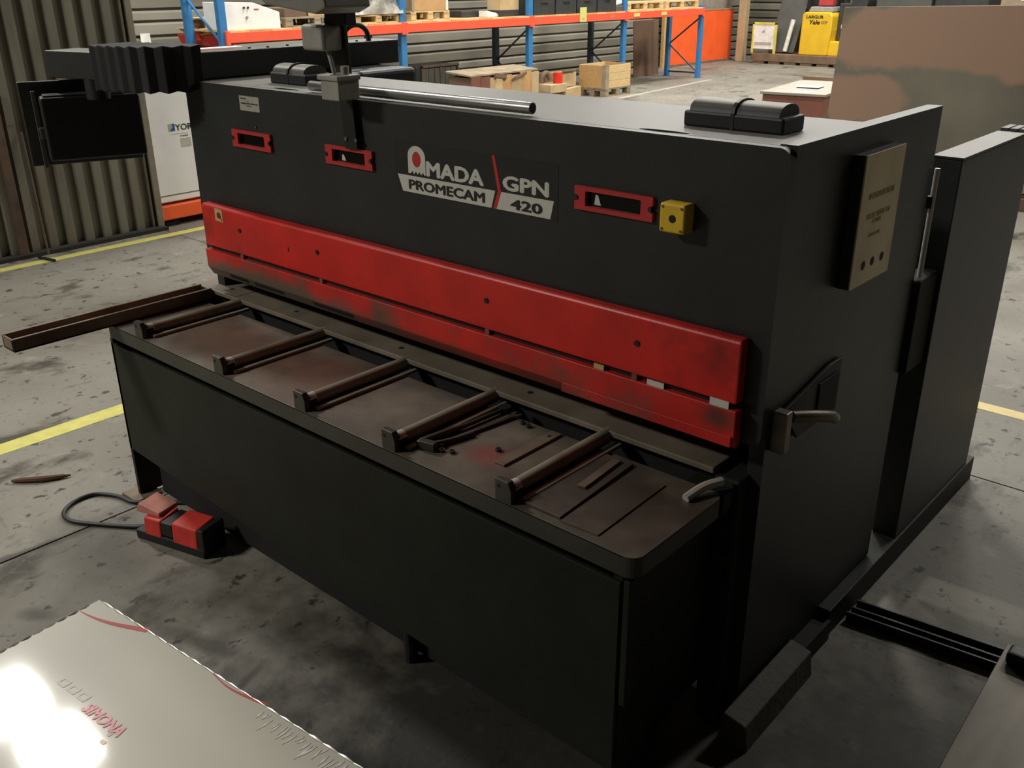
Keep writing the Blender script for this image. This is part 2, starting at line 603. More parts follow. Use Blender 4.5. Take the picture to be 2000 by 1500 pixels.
# cover sheet on top, with two slots
slots = [ellipse(-2.893 - BX0, .047, .072, .013), ellipse(-1.322 - BX0, .047, .075, .015)]
part('top_cover', plate([(.003, .03), (2.495, .03), (2.495, .51), (.003, .51)], slots, (BX0, BY, BZ + .0005), X_, Y_, .004), paint)
# side frames
for x0, x1 in ((BX0, BX0 + .05), (BX1 - .043, BX1)):
    s = MB().prism([(x0, 2.037, .0), (x0, 2.55, .0), (x0, 2.55, .11), (x0, 2.96, .11), (x0, 2.96, 1.649), (x0, 2.037, 1.649)], (x1 - x0, 0, 0))
    part('side_frame', s, paint)
# sight windows
for i, (a, b) in enumerate(wins):
    z0, z1 = 1.427, 1.490
    out = [(0, 0), (b - a, 0), (b - a, .022), (b - a - .012, .026), (b - a - .012, .037), (b - a, .041), (b - a, .063),
           (0, .063), (0, .041), (.012, .037), (.012, .026), (0, .022)]
    f = part('window_frame', plate(out, [rrect(.036, b - a - .036, .0115, .0515, .004, 3)], (a, 1.997, z0), X_, Z_, .010), frame_red, bevel=.0015)
    for sx in (a + .007, b - .007):
        part('screw', MB().cyl((sx, 1.9995, z0 + .0315), (sx, 1.994, z0 + .0315), .006, 10), black, f)
    part('window_pane', MB().box(a + .034, b - .034, 2.011, 2.0115, z0 + .009, z1 - .009), glass, f)
    if i:
        c = a + (.072 if i == 1 else .058)
        part('lit_patch', MB().prism([(c, 2.0095, z0 + .016), (c + .022, 2.0095, z0 + .016), (c + .012, 2.0095, z0 + .034 + .008 * (i - 1)), (c + .004, 2.0095, z0 + .036 + .008 * (i - 1))], (0, .001, 0)), white_print, f)  # flat white patch over the pane, painted as something lit inside

# name plate: dark plate, arch letter with a red dot, lettering, banner, red stroke
npl = part('name_plate', plate(rrect(0, .665, 0, .158, .004, 2), [], (-2.285, 2.0062, 1.378), X_, Z_, .002), mat('plate_black', (35, 36, 35), .46, spec=.35))
FY = 2.0056
part('banner', plate([(0, .052), (.0205, 0), (.402, 0), (.418, .052)], [], (-2.272, FY, 1.3815), X_, Z_, .001), white_print, npl)
part('banner', plate([(.018, .052), (0, 0), (.209, 0), (.2215, .052)], [], (-1.856, FY, 1.3815), X_, Z_, .001), white_print, npl)
arch = [(0, .004), (0, .058)] + [(.039 + .039 * math.cos(math.radians(a)), .058 + .032 * math.sin(math.radians(a))) for a in range(180, -1, -12)] + \
       [(.078, .004), (.072, .004), (.066, .012), (.058, .003), (.050, .012), (.042, .003), (.034, .012), (.026, .003), (.018, .012), (.010, .004)]
part('arch_letter', plate(arch, [ellipse(.039, .049, .0195, .024)], (-2.222, FY, 1.437), X_, Z_, .001), white_print, npl)
part('red_dot', plate(ellipse(0, 0, .0192, .0237), [], (-2.183, FY, 1.486), X_, Z_, .001), red_print, npl)
part('lettering', text('MADA', (-2.141, FY + .0004, 1.440), X_, Z_, .243, .047, .045), white_print, npl)
part('lettering', text('GPN', (-1.825, FY + .0004, 1.440), X_, Z_, .173, .043, .045), white_print, npl)
part('lettering', text('PROMECAM', (-2.222, FY - .0008, 1.3915), X_, Z_, .327, .031, .035), black_print, npl)
part('lettering', text('420', (-1.795, FY - .0008, 1.3895), X_, Z_, .120, .030, .035), black_print, npl)
part('red_stroke', plate([(0, .153), (.012, .153), (.036, .052), (.016, 0), (.004, 0), (.023, .053)], [], (-1.866, FY - .0004, 1.381), X_, Z_, .001), red_print, npl)

# type label, upper left
tl = part('type_label', plate(rrect(0, .122, 0, .052, .003, 2), [], (-3.119, 2.0062, 1.5615), X_, Z_, .0016), label_m)
part('lettering', text('Type No', (-3.112, 2.0045, 1.601), X_, Z_, .040, .0065, .03), black_print, tl)
part('lettering', text('A', (-3.066, 2.0045, 1.5935), X_, Z_, .006, .005, .02), black_print, tl)
part('lettering', text('capacity max thickness', (-3.111, 2.0045, 1.5845), X_, Z_, .106, .007, .03), black_print, tl)
part('lettering', text('mm kg', (-3.073, 2.0045, 1.5775), X_, Z_, .026, .0055, .03), black_print, tl)
part('rivet', MB().cyl((-3.03, 2.006, 1.508), (-3.03, 2.002, 1.508), .004, 8), bare)

# emergency stop box without its button
es = part('stop_box', MB().box(-1.262, -1.190, 1.960, 2.007, 1.419, 1.492), yellow, bevel=.006, seg=3)
part('button_hole', MB().cyl((-1.224, 1.963, 1.4555), (-1.224, 1.9592, 1.4555), .010, 18), dark, es)
for sx in (-1.253, -1.199):
    for sz in (1.428, 1.483):
        part('screw', MB().cyl((sx, 1.963, sz), (sx, 1.9585, sz), .0036, 8), carton_red, es)

# red guards
g = MB().prism([(-3.412, 1.965, 1.017), (-3.412, 1.965, 1.178), (-3.412, 1.972, 1.1865), (-3.412, 2.004, 1.1865), (-3.412, 2.004, 1.017)], (2.402, 0, 0))
gu = part('upper_guard', g, red, bevel=.005)
for sx, sz in ((-3.155, 1.114), (-2.676, 1.114), (-1.858, 1.110), (-1.312, 1.108)):
    part('bolt', MB().cyl((sx, 1.966, sz), (sx, 1.9615, sz), .0085, 12), black, gu)
part('scratch', MB().box(-2.85, -2.846, 1.9636, 1.966, 1.085, 1.102), black, gu)
wp = part('warning_sticker', plate([(0, 0), (.051, -.003), (.051, .046), (0, .048)], [], (-3.318, 1.9645, 1.130), X_, Z_, .0008), ystick, gu)
part('pictogram', plate([(.015, .012), (.037, .010), (.046, -.001), (.047, .006), (.041, .014), (.040, .026), (.036, .033), (.028, .036), (.023, .032), (.018, .033), (.014, .027)], [], (-3.318, 1.9638, 1.130), X_, Z_, .0008),
     mat('dark_red_print', (110, 24, 20), .5), gu)
lg = MB().prism([(-3.42, 1.963, .926), (-3.42, 1.963, 1.000), (-3.42, 2.000, 1.000), (-3.42, 2.000, .904), (-3.42, 1.985, .888)], (2.413, 0, 0))
lo_g = part('lower_guard', lg, red_dirty, bevel=.003)
part('guard_lip', MB().box(-1.56, -1.012, 1.957, 1.964, .900, .930), red_dirty, lo_g, bevel=.002)
for a, b in ((-3.27, -3.15), (-3.10, -2.92), (-2.73, -2.51)):
    part('guard_slot', MB().obox(((a + b) / 2, 1.972, .9115), ((b - a) / 2, 0, 0), (0, .0022, .0005), (0, -.004, .0075)), dark, lo_g)
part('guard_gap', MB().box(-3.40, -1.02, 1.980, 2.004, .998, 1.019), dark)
for sx in (-3.166, -2.672, -1.86, -1.318):
    part('spacer', MB().box(sx - .008, sx + .008, 1.967, 1.984, .999, 1.018), carton_red)
for a, b, hh in ((-1.452, -1.418, .015), (-1.275, -1.222, .016), (-1.084, -1.030, .024)):
    part('paper_strip', MB().obox(((a + b) / 2, 1.966, 1.008), ((b - a) / 2, 0, 0), (0, .001, 0), (0, 0, hh / 2)), ystick if b < -1.4 else white_print)
# dark throat behind the guards, blade beam and bed
part('blade_beam', MB().box(-3.43, -1.01, 2.04, 2.10, .90, .99), dark)
part('throat_plate', MB().box(-3.43, -1.0, 2.125, 2.15, .80, .95), dark)
bed = part('blade_bed', MB().box(-3.56, -1.06, 1.972, 2.16, .802, .82), bed_steel, bevel=.003)
part('bed_web', MB().box(-3.50, -1.07, 2.03, 2.16, .60, .802), dark)
for jx in (-3.27,):
    part('bed_joint', MB().box(jx, jx + .003, 1.974, 2.10, .8195, .8206), dark, bed)
for hx in (-3.37, -2.93, -2.33, -1.74):
    part('bed_screw', MB().cyl((hx, 2.03, .8195), (hx, 2.03, .8206), .010, 12), dark, bed)
part('table_shelf', MB().box(-1.12, -1.000, 1.93, 2.10, .722, .777), paint2, bevel=.002)
part('bed_apron', MB().box(-3.45, -1.06, 2.02, 2.05, .30, .775), dark)
part('right_bed_block', MB().box(-1.06, -.985, 1.98, 2.25, .0, .80), dark, bevel=.006)
part('bed_clamp', MB().tube(smooth_path([(-1.06, 1.84, .786), (-1.045, 1.90, .80), (-1.02, 1.95, .805)], 4), .012, 8), bright, smooth=True)

# table
tb = part('table_top', MB().prism([(p[0], p[1], .772) for p in rrect(-3.500, -1.000, 1.535, 1.935, .035, 6)], (0, 0, .006)), tray, bevel=.002)
rim = [p for p in rrect(-3.500, -1.000, 1.535, 1.935, .035, 6)]
rimi = [p for p in rrect(-3.496, -1.004, 1.539, 1.931, .031, 6)]
sk = MB()
n = len(rim)
vv = [[sk.b.verts.new((p[0], p[1], zz)) for p in lst] for lst, zz in ((rim, .722), (rim, .7775), (rimi, .7775), (rimi, .722))]
for i in range(n):
    for a in range(4):
        sk.b.faces.new([vv[a][i], vv[a][(i + 1) % n], vv[(a + 1) % 4][(i + 1) % n], vv[(a + 1) % 4][i]])
part('table_edge', sk, edge_paint, label='dark painted folded edge of the table')
part('table_groove', MB().box(-3.475, -1.06, 1.585, 1.62, .68, .722), dark)
part('table_front', MB().prism([(-3.503, 1.545, .692), (-1.047, 1.545, .692), (-1.047, 1.545, .118), (-1.90, 1.545, .150), (-3.503, 1.545, .226)], (0, .012, 0)), paint2, bevel=.002)
part('table_leg', MB().box(-3.503, -3.483, 1.545, 1.66, .012, .712), paint2, bevel=.002)
part('table_foot', MB().box(-3.56, -3.44, 1.50, 1.62, 0, .012), bare, bevel=.003)
part('table_side', MB().box(-3.503, -3.485, 1.557, 2.03, .23, .712), paint2)
part('rear_web', MB().box(-3.503, -3.470, 1.94, 2.06, .60, .80), dark)
part('table_side', MB().box(-1.062, -1.047, 1.557, 2.03, .14, .712), paint2)
part('corner_strip', MB().box(-1.040, -1.022, 1.550, 1.575, .33, .70), paint2, bevel=.002)
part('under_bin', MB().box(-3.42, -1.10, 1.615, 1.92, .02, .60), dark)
part('table_leg', MB().box(-1.075, -1.045, 1.560, 1.70, 0, .712), paint2)
part('levelling_foot', MB().cyl((-1.86, 1.59, 0), (-1.86, 1.59, .16), .022, 12), dark)
# loose cover plates let into the right end of the table
part('cover_plate', MB().obox((-1.315, 1.735, .7825), (.060, 0, 0), (-.012, .172, 0), (0, 0, .0035)), tray, bevel=.001)
part('cover_plate', MB().obox((-1.190, 1.715, .7800), (.055, .004, 0), (-.006, .155, 0), (0, 0, .0014)), tray)

# roller arms on the table
for cx_ in (-3.235, -2.705, -2.255, -1.845, -1.410):
    br = part('arm_bracket', MB().prism([(cx_ - .026, 1.536, .778), (cx_ + .030, 1.536, .778), (cx_ + .030, 1.536, .812), (cx_ + .020, 1.536, .838), (cx_ - .026, 1.536, .838)], (0, .020, 0)), edge_paint, bevel=.0025)
    part('bracket_hole', MB().cyl((cx_ - .012, 1.5365, .820), (cx_ - .012, 1.5350, .820), .0055, 10), dark, br)
    part('bracket_web', MB().box(cx_ + .024, cx_ + .030, 1.552, 1.585, .778, .812), dark, br)
    ro = part('roller_bar', MB().tube([(cx_ + .002, 1.565, .802), (cx_ + .002, 1.577, .802), (cx_ + .002, 1.578, .802), (cx_ + .002, 1.990, .802)], [.0175, .0175, .0200, .0200], 18), roller, smooth=True)
    part('roller_collar', MB().tube([(cx_ + .002, 1.568, .802), (cx_ + .002, 1.592, .802)], .0208, 18), bright, ro, smooth=True)
    part('guide_rail', MB().box(cx_ + .034, cx_ + .052, 1.568, 1.985, .778, .789), roller, bevel=.003)
    part('rail_web', MB().box(cx_ - .006, cx_ + .010, 1.60, 1.985, .778, .786), dark)

# squaring arm, left
sa = MB()
for (x0, x1, z0, z1) in ((-3.513, -3.500, .779, .831), (-3.436, -3.422, .779, .829), (-3.513, -3.422, .779, .789)):
    sa.box(x0, x1, 1.162, 1.968, z0, z1)
sa.box(-3.513, -3.422, 1.162, 1.170, .779, .828)
ar = part('squaring_arm', sa, bare, bevel=.003, label='rusty steel squaring arm sticking out to the left')
part('arm_scale', MB().box(-3.476, -3.452, 1.175, 1.965, .789, .806), carton_red, ar)
part('arm_block', MB().box(-3.56, -3.47, 1.972, 2.06, .745, .801), bare, bevel=.004)

# boxes on the top: two rounded lamp housings
for cx0, cx1, yb in ((-1.339, -1.060, 2.168), (-3.122, -2.905, 2.150)):
    mbx = MB().box(cx0, cx1, yb, yb + .115, 1.645, 1.685)
    cv = part('lamp_housing', mbx, black, bevel=.006)
    pr = []
    for k in range(9):
        a = math.pi * k / 8
        pr.append((cx0 + .015, yb + .0575 - .0535 * math.cos(a), 1.684 + .030 * math.sin(a) ** .8))
    part('housing_lid', MB().prism(pr, (cx1 - cx0 - .03, 0, 0)), lid_m, cv, smooth=True)
    mid = (cx0 + cx1) / 2 - .004
    rib = [(mid, yb + .0575 - .058 * math.cos(math.pi * k / 8), 1.686 + .033 * math.sin(math.pi * k / 8) ** .8) for k in range(9)]
    rib = [(mid, yb - .002, 1.646)] + rib + [(mid, yb + .117, 1.646)]
    part('housing_strap', MB().prism(rib, (.010, 0, 0)), black, cv)

# pendant beam across the left end, bellows elbow, arm and control pendant
bm_ = part('pendant_beam', MB().box(-3.572, -3.398, 2.03, 3.045, 1.649, 1.7475), paint, bevel=.004)
for hx, hy in ((-3.43, 2.28), (-3.44, 2.47), (-3.45, 2.62), (-3.42, 2.36), (-3.43, 2.83)):
    part('beam_screw', MB().cyl((hx, hy, 1.747), (hx, hy, 1.753), .006, 8), black, bm_)
part('red_mark', MB().prism([(-3.56, 2.10, 1.7478), (-3.49, 2.10, 1.7478), (-3.47, 2.24, 1.7478)], (0, 0, .0006)), red_print, bm_)
part('beam_cable', MB().tube(smooth_path([(-3.425, 2.755, 1.742), (-3.425, 2.760, 1.785), (-3.42, 2.785, 1.809), (-3.42, 2.822, 1.817), (-3.42, 2.858, 1.808), (-3.42, 2.882, 1.785), (-3.42, 2.892, 1.742)], 5), .0115, 10), black, bm_, smooth=True)
path = []
P0, P1, P2, P3 = V((-3.745, 1.866, 0)), V((-3.60, 1.898, 0)), V((-3.485, 1.90, 0)), V((-3.485, 2.035, 0))
NB = 17
ringsb = []
for k in range(NB):
    t = k / (NB - 1)
    p = P0 * (1 - t) ** 3 + P1 * 3 * t * (1 - t) ** 2 + P2 * 3 * t * t * (1 - t) + P3 * t ** 3
    d = ((P1 - P0) * (1 - t) ** 2 + (P2 - P1) * 2 * t * (1 - t) + (P3 - P2) * t * t).normalized()
    nn = V((-d.y, d.x, 0))
    big = k % 2 == 0
    hw, z0, z1 = (.104, 1.606, 1.778) if big else (.094, 1.614, 1.771)
    ringsb.append([(p - nn * hw)[:2] + (z0,) if False else (p.x - nn.x * hw, p.y - nn.y * hw, z0), (p.x - nn.x * hw, p.y - nn.y * hw, z1),
                   (p.x + nn.x * hw, p.y + nn.y * hw, z1), (p.x + nn.x * hw, p.y + nn.y * hw, z0)])
part('bellows', MB().loft(ringsb), rubber, bevel=.006)
AU, AV = V((.976, .217, 0)), V((-.217, .976, 0))
part('pendant_arm', MB().obox(V((-3.90, 1.832, 1.697)), AU * .135, AV * .080, V((0, 0, .051))), paint, bevel=.003)
pe_u, pe_n = V((.355, .935, 0)).normalized(), V((-.935, .355, 0)).normalized()
pc = V((-3.835, 1.792, 1.460)) + pe_n * .05
pe = part('control_pendant', MB().obox(pc, pe_u * .184, pe_n * .05, V((0, 0, .122))), black, bevel=.010, seg=3)
for s_ in (-.025, .02):
    part('pendant_rib', MB().obox(pc + pe_n * s_ + V((0, 0, .124)), pe_u * .170, pe_n * .010, V((0, 0, .006))), dgrey, pe, bevel=.003)
part('panel_plate', MB().obox(pc + pe_n * .105 - pe_u * .035 + V((0, 0, .008)), pe_u * .215, pe_n * .012, V((0, 0, .165))), dgrey, pe, bevel=.004)
part('side_rail', MB().obox(pc + pe_n * .062 - pe_u * .200 + V((0, 0, -.01)), pe_u * .008, pe_n * .010, V((0, 0, .150))), mgrey, pe, bevel=.002)
part('side_latch', MB().obox(pc + pe_n * .025 - pe_u * .192 + V((0, 0, -.02)), pe_u * .010, pe_n * .012, V((0, 0, .022))), mgrey, pe, bevel=.002)
part('pendant_neck', MB().cyl((-3.81, 1.815, 1.57), (-3.81, 1.815, 1.65), .045, 16), black, smooth=True)

# work lamp mast bolted to the front
mu = V((.070, 0, -1)).normalized()
ma = part('lamp_mast', MB().obox(V((-2.505, 1.992, 1.99)), V((.031, 0, .002)), V((0, .007, 0)), mu * .50), paint2, bevel=.002)
for sx in (-2.490, -2.440):
    part('mast_screw', MB().cyl((sx, 1.986, 1.522), (sx, 1.980, 1.522), .006, 8), bare, ma)
part('junction_box', MB().box(-2.580, -2.470, 1.905, 1.985, 1.795, 1.872), grey_box, ma, bevel=.012, seg=3)
part('junction_box', MB().box(-2.492, -2.405, 1.900, 1.984, 1.652, 1.722), grey_box, ma, bevel=.004, label='square grey junction box with a cover, low on the mast')
part('box_cover', MB().box(-2.500, -2.398, 1.893, 1.986, 1.712, 1.727), grey_box, ma, bevel=.003)
part('lamp_cable', MB().tube(smooth_path([(-2.495, 1.94, 1.80), (-2.478, 1.938, 1.765), (-2.470, 1.942, 1.72)], 5), .007, 10), grey_box, ma, smooth=True)
part('cable_gland', MB().cyl((-2.43, 1.95, 1.725), (-2.43, 1.95, 1.752), .013, 12), grey_box, ma, smooth=True)
part('lamp_head', MB().prism([(-2.64, 1.80, 1.955), (-2.60, 1.80, 1.930), (-2.36, 1.80, 1.907), (-2.31, 1.80, 1.925), (-2.34, 1.80, 2.06), (-2.60, 1.80, 2.06)], (0, .17, 0)), lamp_grey, ma, bevel=.006)
part('lamp_clamp', MB().box(-2.50, -2.40, 1.94, 1.985, 1.87, 1.925), dark, ma, bevel=.004)

# rear gear housing seen behind the top cover
part('gear_housing', MB().box(-3.46, -3.17, 2.62, 2.94, 1.30, 1.648), black, bevel=.02, seg=3)

# right side: aged panel, lever, conduit, cabinet and rails
cb = part('side_switch_box', MB().box(-.955, -.923, 2.357, 2.612, 1.238, 1.587), black, bevel=.002)
fc = part('switch_plate', MB().box(-.9235, -.919, 2.357, 2.613, 1.237, 1.588), beige, cb, bevel=.0015)
PX = -.9188
for hy in (2.427, 2.487, 2.550):
    part('plate_hole', MB().cyl((-.9198, hy, 1.292), (PX + .0004, hy, 1.292), .0125, 18), dark, cb)
tprint = mat('faded_brown_print', (168, 148, 108), .6)
part('lettering', text('INTERRUPTEUR', (PX, 2.405, 1.470), Y_, Z_, .165, .016, .03), tprint, cb)
part('lettering', text('SELECTEUR DE', (PX, 2.405, 1.418), Y_, Z_, .155, .014, .03), tprint, cb)
part('lettering', text('COUPE', (PX, 2.445, 1.402), Y_, Z_, .06, .011, .02), tprint, cb)
part('lettering', text('MARCHE', (PX, 2.435, 1.367), Y_, Z_, .075, .009, .01), tprint, cb)
part('paint_patch', plate([(0, 0), (.13, 0), (.125, .028), (.004, .03)], [], (PX - .0004, 2.42, 1.436), Y_, Z_, .0006), mat('pale_patch', (208, 184, 150), .6), cb)
lv = part('lever_bracket', MB().prism([(-.953, 2.10, .97), (-.953, 2.36, 1.02), (-.953, 2.44, 1.02), (-.953, 2.44, .86), (-.953, 2.20, .86)], (.010, 0, 0)), paint2, bevel=.002)
part('lever_handle', MB().tube(smooth_path([(-.93, 2.12, .955), (-.90, 2.18, .945), (-.88, 2.25, .925), (-.885, 2.29, .905)], 5), .016, 12), bare, lv, smooth=True)
part('lever_pivot', MB().box(-.955, -.915, 2.06, 2.095, .87, .985), bare, lv, bevel=.004)
part('lever_shadow_box', MB().box(-.945, -.938, 2.30, 2.42, .875, .985), dark, lv)
cd = part('conduit', MB().tube([(-.948, 2.985, 1.125), (-.948, 2.985, 1.465)], .0085, 10), white_plastic, smooth=True, label='slim white upright conduit')
part('conduit_clip', MB().box(-.975, -.945, 2.972, 2.998, 1.345, 1.380), black, cd)
part('conduit_box', MB().box(-1.00, -.935, 2.965, 3.13, .80, 1.118), dark, bevel=.006)
for x0, x1 in ((-1.008, -.914), (BX0, BX0 + .094)):
    rl = part('base_rail', MB().box(x0, x1, 2.56, 3.985, 0, .105), paint2, bevel=.003)
    part('rail_hole', MB().cyl(((x0 + x1) / 2, 2.70, .1045), ((x0 + x1) / 2, 2.70, .1056), .013, 16), dark, rl)
part('side_foot', MB().box(-1.05, -.905, 2.365, 2.557, 0, .075), dark)
ec = part('electrical_cabinet', MB().box(-1.010, -.922, 3.125, 3.905, .105, 1.472), paint, bevel=.004, label='tall narrow black electrical cabinet at the right rear')
part('cabinet_lid', MB().box(-1.014, -.918, 3.120, 3.78, 1.472, 1.480), paint, ec, bevel=.001)
for k in range(3):
    part('lid_rib', MB().box(-1.010 + .032 * k, -.984 + .032 * k, 3.79, 3.90, 1.472, 1.490), mgrey, ec, bevel=.002)
part('rear_panel', MB().box(BX0 + .05, BX1 - .043, 2.46, 2.48, .15, 1.0), dark)

# ------------------------------------------------------------------ things lying on the shear
pp = thing('steel_pipe', 'shiny steel pipe lying along the front edge of the shear top', 'pipe', (-2.25, 2.05, 1.65))
part('pipe_tube', MB().tube([(-2.752, 2.052, 1.6665), (-2.744, 2.052, 1.6665), (-1.757, 2.058, 1.6665)], [.012, .0165, .0165], 20), pipe_m, pp, smooth=True)
part('pipe_bore', MB().cyl((-1.7575, 2.058, 1.6665), (-1.7562, 2.058, 1.6665), .013, 18), dark, pp)


def spanner(label, a, b, r, ends, zc):
    t = thing('spanner', label, 'tool', (a[0], a[1], zc - r), 'oily tools on the shear table')
    a, b = V((a[0], a[1], zc)), V((b[0], b[1], zc))
    d = (b - a).normalized()
    nrm = V((-d.y, d.x, 0))
    part('shaft', MB().obox((a + b) / 2, d * ((b - a).length / 2), nrm * r * 1.2, V((0, 0, r * .6))), tool_m, t, bevel=.0015)
    for e, s_ in ((a, -1), (b, 1)):
        c = e + d * s_ * ends * .6
        pts = []
        for k in range(14):
            ang = math.radians(40 + k * 280 / 13)
            pts.append(c - d * s_ * 0 + (d * s_ * math.cos(ang) + nrm * math.sin(ang)) * ends)
        for k in range(5):
            ang = math.radians(320 - 640 * k / 4 / 2 + 0)
        pts += [c + nrm * -ends * .30 + d * s_ * ends * .35, c - d * s_ * ends * .15 - nrm * ends * .28, c - d * s_ * ends * .15 + nrm * ends * .28, c + nrm * ends * .30 + d * s_ * ends * .35]
        part('jaw', MB().prism([(p.x, p.y, zc - r * .9) for p in pts], (0, 0, r * 1.8)), tool_m, t)
    return t


spanner('long dark open-ended spanner lying in the fourth bay of the shear table', (-1.752, 1.655), (-1.715, 1.925), .006, .017, .784)
t = thing('ratchet', 'black ratchet handle lying beside the fourth roller, on the shear table', 'tool', (-1.79, 1.7, .778), 'oily tools on the shear table')
part('handle', MB().tube([(-1.792, 1.60, .790), (-1.790, 1.615, .792), (-1.780, 1.72, .790), (-1.775, 1.78, .788), (-1.765, 1.93, .788)], [.008, .012, .011, .007, .007], 10), tool_m, t, smooth=True)
part('head', MB().cyl((-1.765, 1.94, .778), (-1.765, 1.94, .797), .020, 14), black, t, smooth=True)
t = thing('hammer', 'short dark hammer with a thick head lying next to the fourth roller bracket', 'tool', (-1.785, 1.62, .778), 'oily tools on the shear table')
part('head', MB().obox((-1.760, 1.612, .792), (.026, .006, 0), (-.003, .012, 0), (0, 0, .013)), tool_m, t, bevel=.003)
part('handle', MB().tube([(-1.758, 1.618, .792), (-1.735, 1.70, .786), (-1.725, 1.76, .786)], [.007, .008, .009], 10), oily_wood, t, smooth=True)
t = thing('steel_strip', 'flat steel strip lying along the fifth roller, on the shear table', 'offcut', (-1.55, 1.8, .778))
part('strip', MB().obox((-1.548, 1.80, .7815), (.019, 0, 0), (0, .125, 0), (0, 0, .0033)), bare, t, bevel=.001)
part('strip_hole', MB().cyl((-1.548, 1.89, .7846), (-1.548, 1.89, .7854), .006, 10), dark, t)
nut_src = None
nuts = [(-1.722, 1.628, 'dark nut lying nearest the front edge in the fourth bay'), (-1.695, 1.641, 'dark nut lying just right of the nut nearest the front edge'),
        (-1.668, 1.912, 'dark nut lying by the bed in the fourth bay'), (-1.640, 1.905, 'dark nut lying right of the nut by the bed'), (-1.605, 1.735, 'dark nut lying on the red stain in the tray')]
for nx, ny, lb in nuts:
    hexo = [(nx + .0095 * math.cos(k * math.pi / 3), ny + .0095 * math.sin(k * math.pi / 3)) for k in range(6)]
    me = plate(hexo, [ellipse(nx, ny, .0048, .0048, 12)], (0, 0, .787), X_, Y_, .008)
    o = obj('nut', me, tool_m)
    tag(o, lb, 'nut', 'loose nuts on the shear table')
o = obj('offcut_strip', MB().obox((-1.300, 1.80, .7895), (.012, .002, 0), (-.008, .09, 0), (0, 0, .0032)), bare, bevel=.001)
tag(o, 'small flat offcut lying on the plate beside the last roller', 'offcut')

# ------------------------------------------------------------------ foot switch with its cable
fp = thing('foot_switch', 'red foot switch with a black cable loop on the floor under the shear table', 'switch', (-3.05, 1.45, 0))
fu, fv = V((.965, .26, 0)), V((-.26, .965, 0))
fc0 = V((-3.045, 1.475, 0))
part('base', MB().obox(fc0 + V((0, 0, .02)), fu * .175, fv * .06, V((0, 0, .02))), black, fp, bevel=.006)
part('cover', MB().prism([tuple(fc0 + fu * .02 - fv * .060 + V((0, 0, .03))), tuple(fc0 + fu * .02 - fv * .055 + V((0, 0, .115))), tuple(fc0 + fu * .02 + fv * .045 + V((0, 0, .125))), tuple(fc0 + fu * .02 + fv * .06 + V((0, 0, .03)))], fu * .125), pedal_red, fp, bevel=.006)
part('cover', MB().prism([tuple(fc0 - fu * .125 - fv * .060 + V((0, 0, .03))), tuple(fc0 - fu * .125 - fv * .055 + V((0, 0, .105))), tuple(fc0 - fu * .125 + fv * .045 + V((0, 0, .115))), tuple(fc0 - fu * .125 + fv * .06 + V((0, 0, .03)))], fu * .085), pedal_red, fp, bevel=.006)
part('pedal_hood', MB().prism([tuple(fc0 - fu * .185 - fv * .035 + V((0, 0, .105))), tuple(fc0 - fu * .165 - fv * .035 + V((0, 0, .145))), tuple(fc0 - fu * .06 - fv * .035 + V((0, 0, .125))), tuple(fc0 - fu * .06 - fv * .035 + V((0, 0, .108)))], fv * .10), pedal_pale, fp, bevel=.004)
part('treadle', MB().obox(fc0 - fu * .01 + V((0, 0, .075)), fu * .030, fv * .055, V((0, 0, .030))), black, fp, bevel=.006)
part('end_cap', MB().obox(fc0 + fu * .163 + V((0, 0, .070)), fu * .016, fv * .058, V((0, 0, .050))), black, fp, bevel=.006)
part('cable', MB().tube(smooth_path([(-3.20, 1.43, .03), (-3.26, 1.40, .012), (-3.375, 1.325, .009), (-3.50, 1.255, .009), (-3.585, 1.262, .009), (-3.640, 1.33, .009), (-3.640, 1.415, .009), (-3.56, 1.47, .009), (-3.46, 1.49, .009), (-3.402, 1.535, .009), (-3.30, 1.62, .009), (-3.20, 1.69, .009)], 7), .0085, 10), black, fp, smooth=True)
o = obj('rusty_scrap', MB().tube(smooth_path([(-4.02, 1.235, .010), (-3.93, 1.33, .013), (-3.88, 1.43, .009)], 5), [.006, .010, .012, .013, .014, .014, .013, .012, .010, .006, .004], 8), mat('rust_brown', (96, 66, 50), .8))
tag(o, 'small rusty scrap of metal on the floor in front of the yellow line', 'scrap')

# ------------------------------------------------------------------ packed sheets, front left
SU, SV = V((.9965, .083, 0)), V((-.083, .9965, 0))
CR = V((-2.121, .786, 0))


def onsheet(a, b, z=.551):
    p = CR + SU * a - SV * b
    return V((p.x, p.y, z))


sp = thing('sheet_package', 'stack of milky plastic sheets wrapped in clear film, front left', 'sheets', (CR.x + 1, CR.y - .4, .144))
for k in range(5):
    z0 = .144 + k * .0802
    part('plastic_sheet', MB().obox(onsheet(1.0, .5, z0 + .0395), SU * (.997 + .003 * (k == 4)), SV * (.497 + .003 * (k == 4)), V((0, 0, .0395 if k < 4 else .0457))), sheet_m, sp, bevel=.003)


def crescent(pts, wd, z):
    pts = smooth_path([V((p[0], p[1], 0)) for p in pts], 6)
    n = len(pts)
    L_, R_ = [], []
    for i, p in enumerate(pts):
        d = (pts[min(i + 1, n - 1)] - pts[max(i - 1, 0)]).normalized()
        nn = V((-d.y, d.x, 0))
        h = wd * (i / (n - 1)) + .0006
        L_.append((p.x + nn.x * h, p.y + nn.y * h, z))
        R_.append((p.x - nn.x * h, p.y - nn.y * h, z))
    m = MB()
    a = [m.b.verts.new(q) for q in L_]
    b = [m.b.verts.new(q) for q in R_]
    for i in range(n - 1):
        m.b.faces.new([a[i], a[i + 1], b[i + 1], b[i]])
    return m


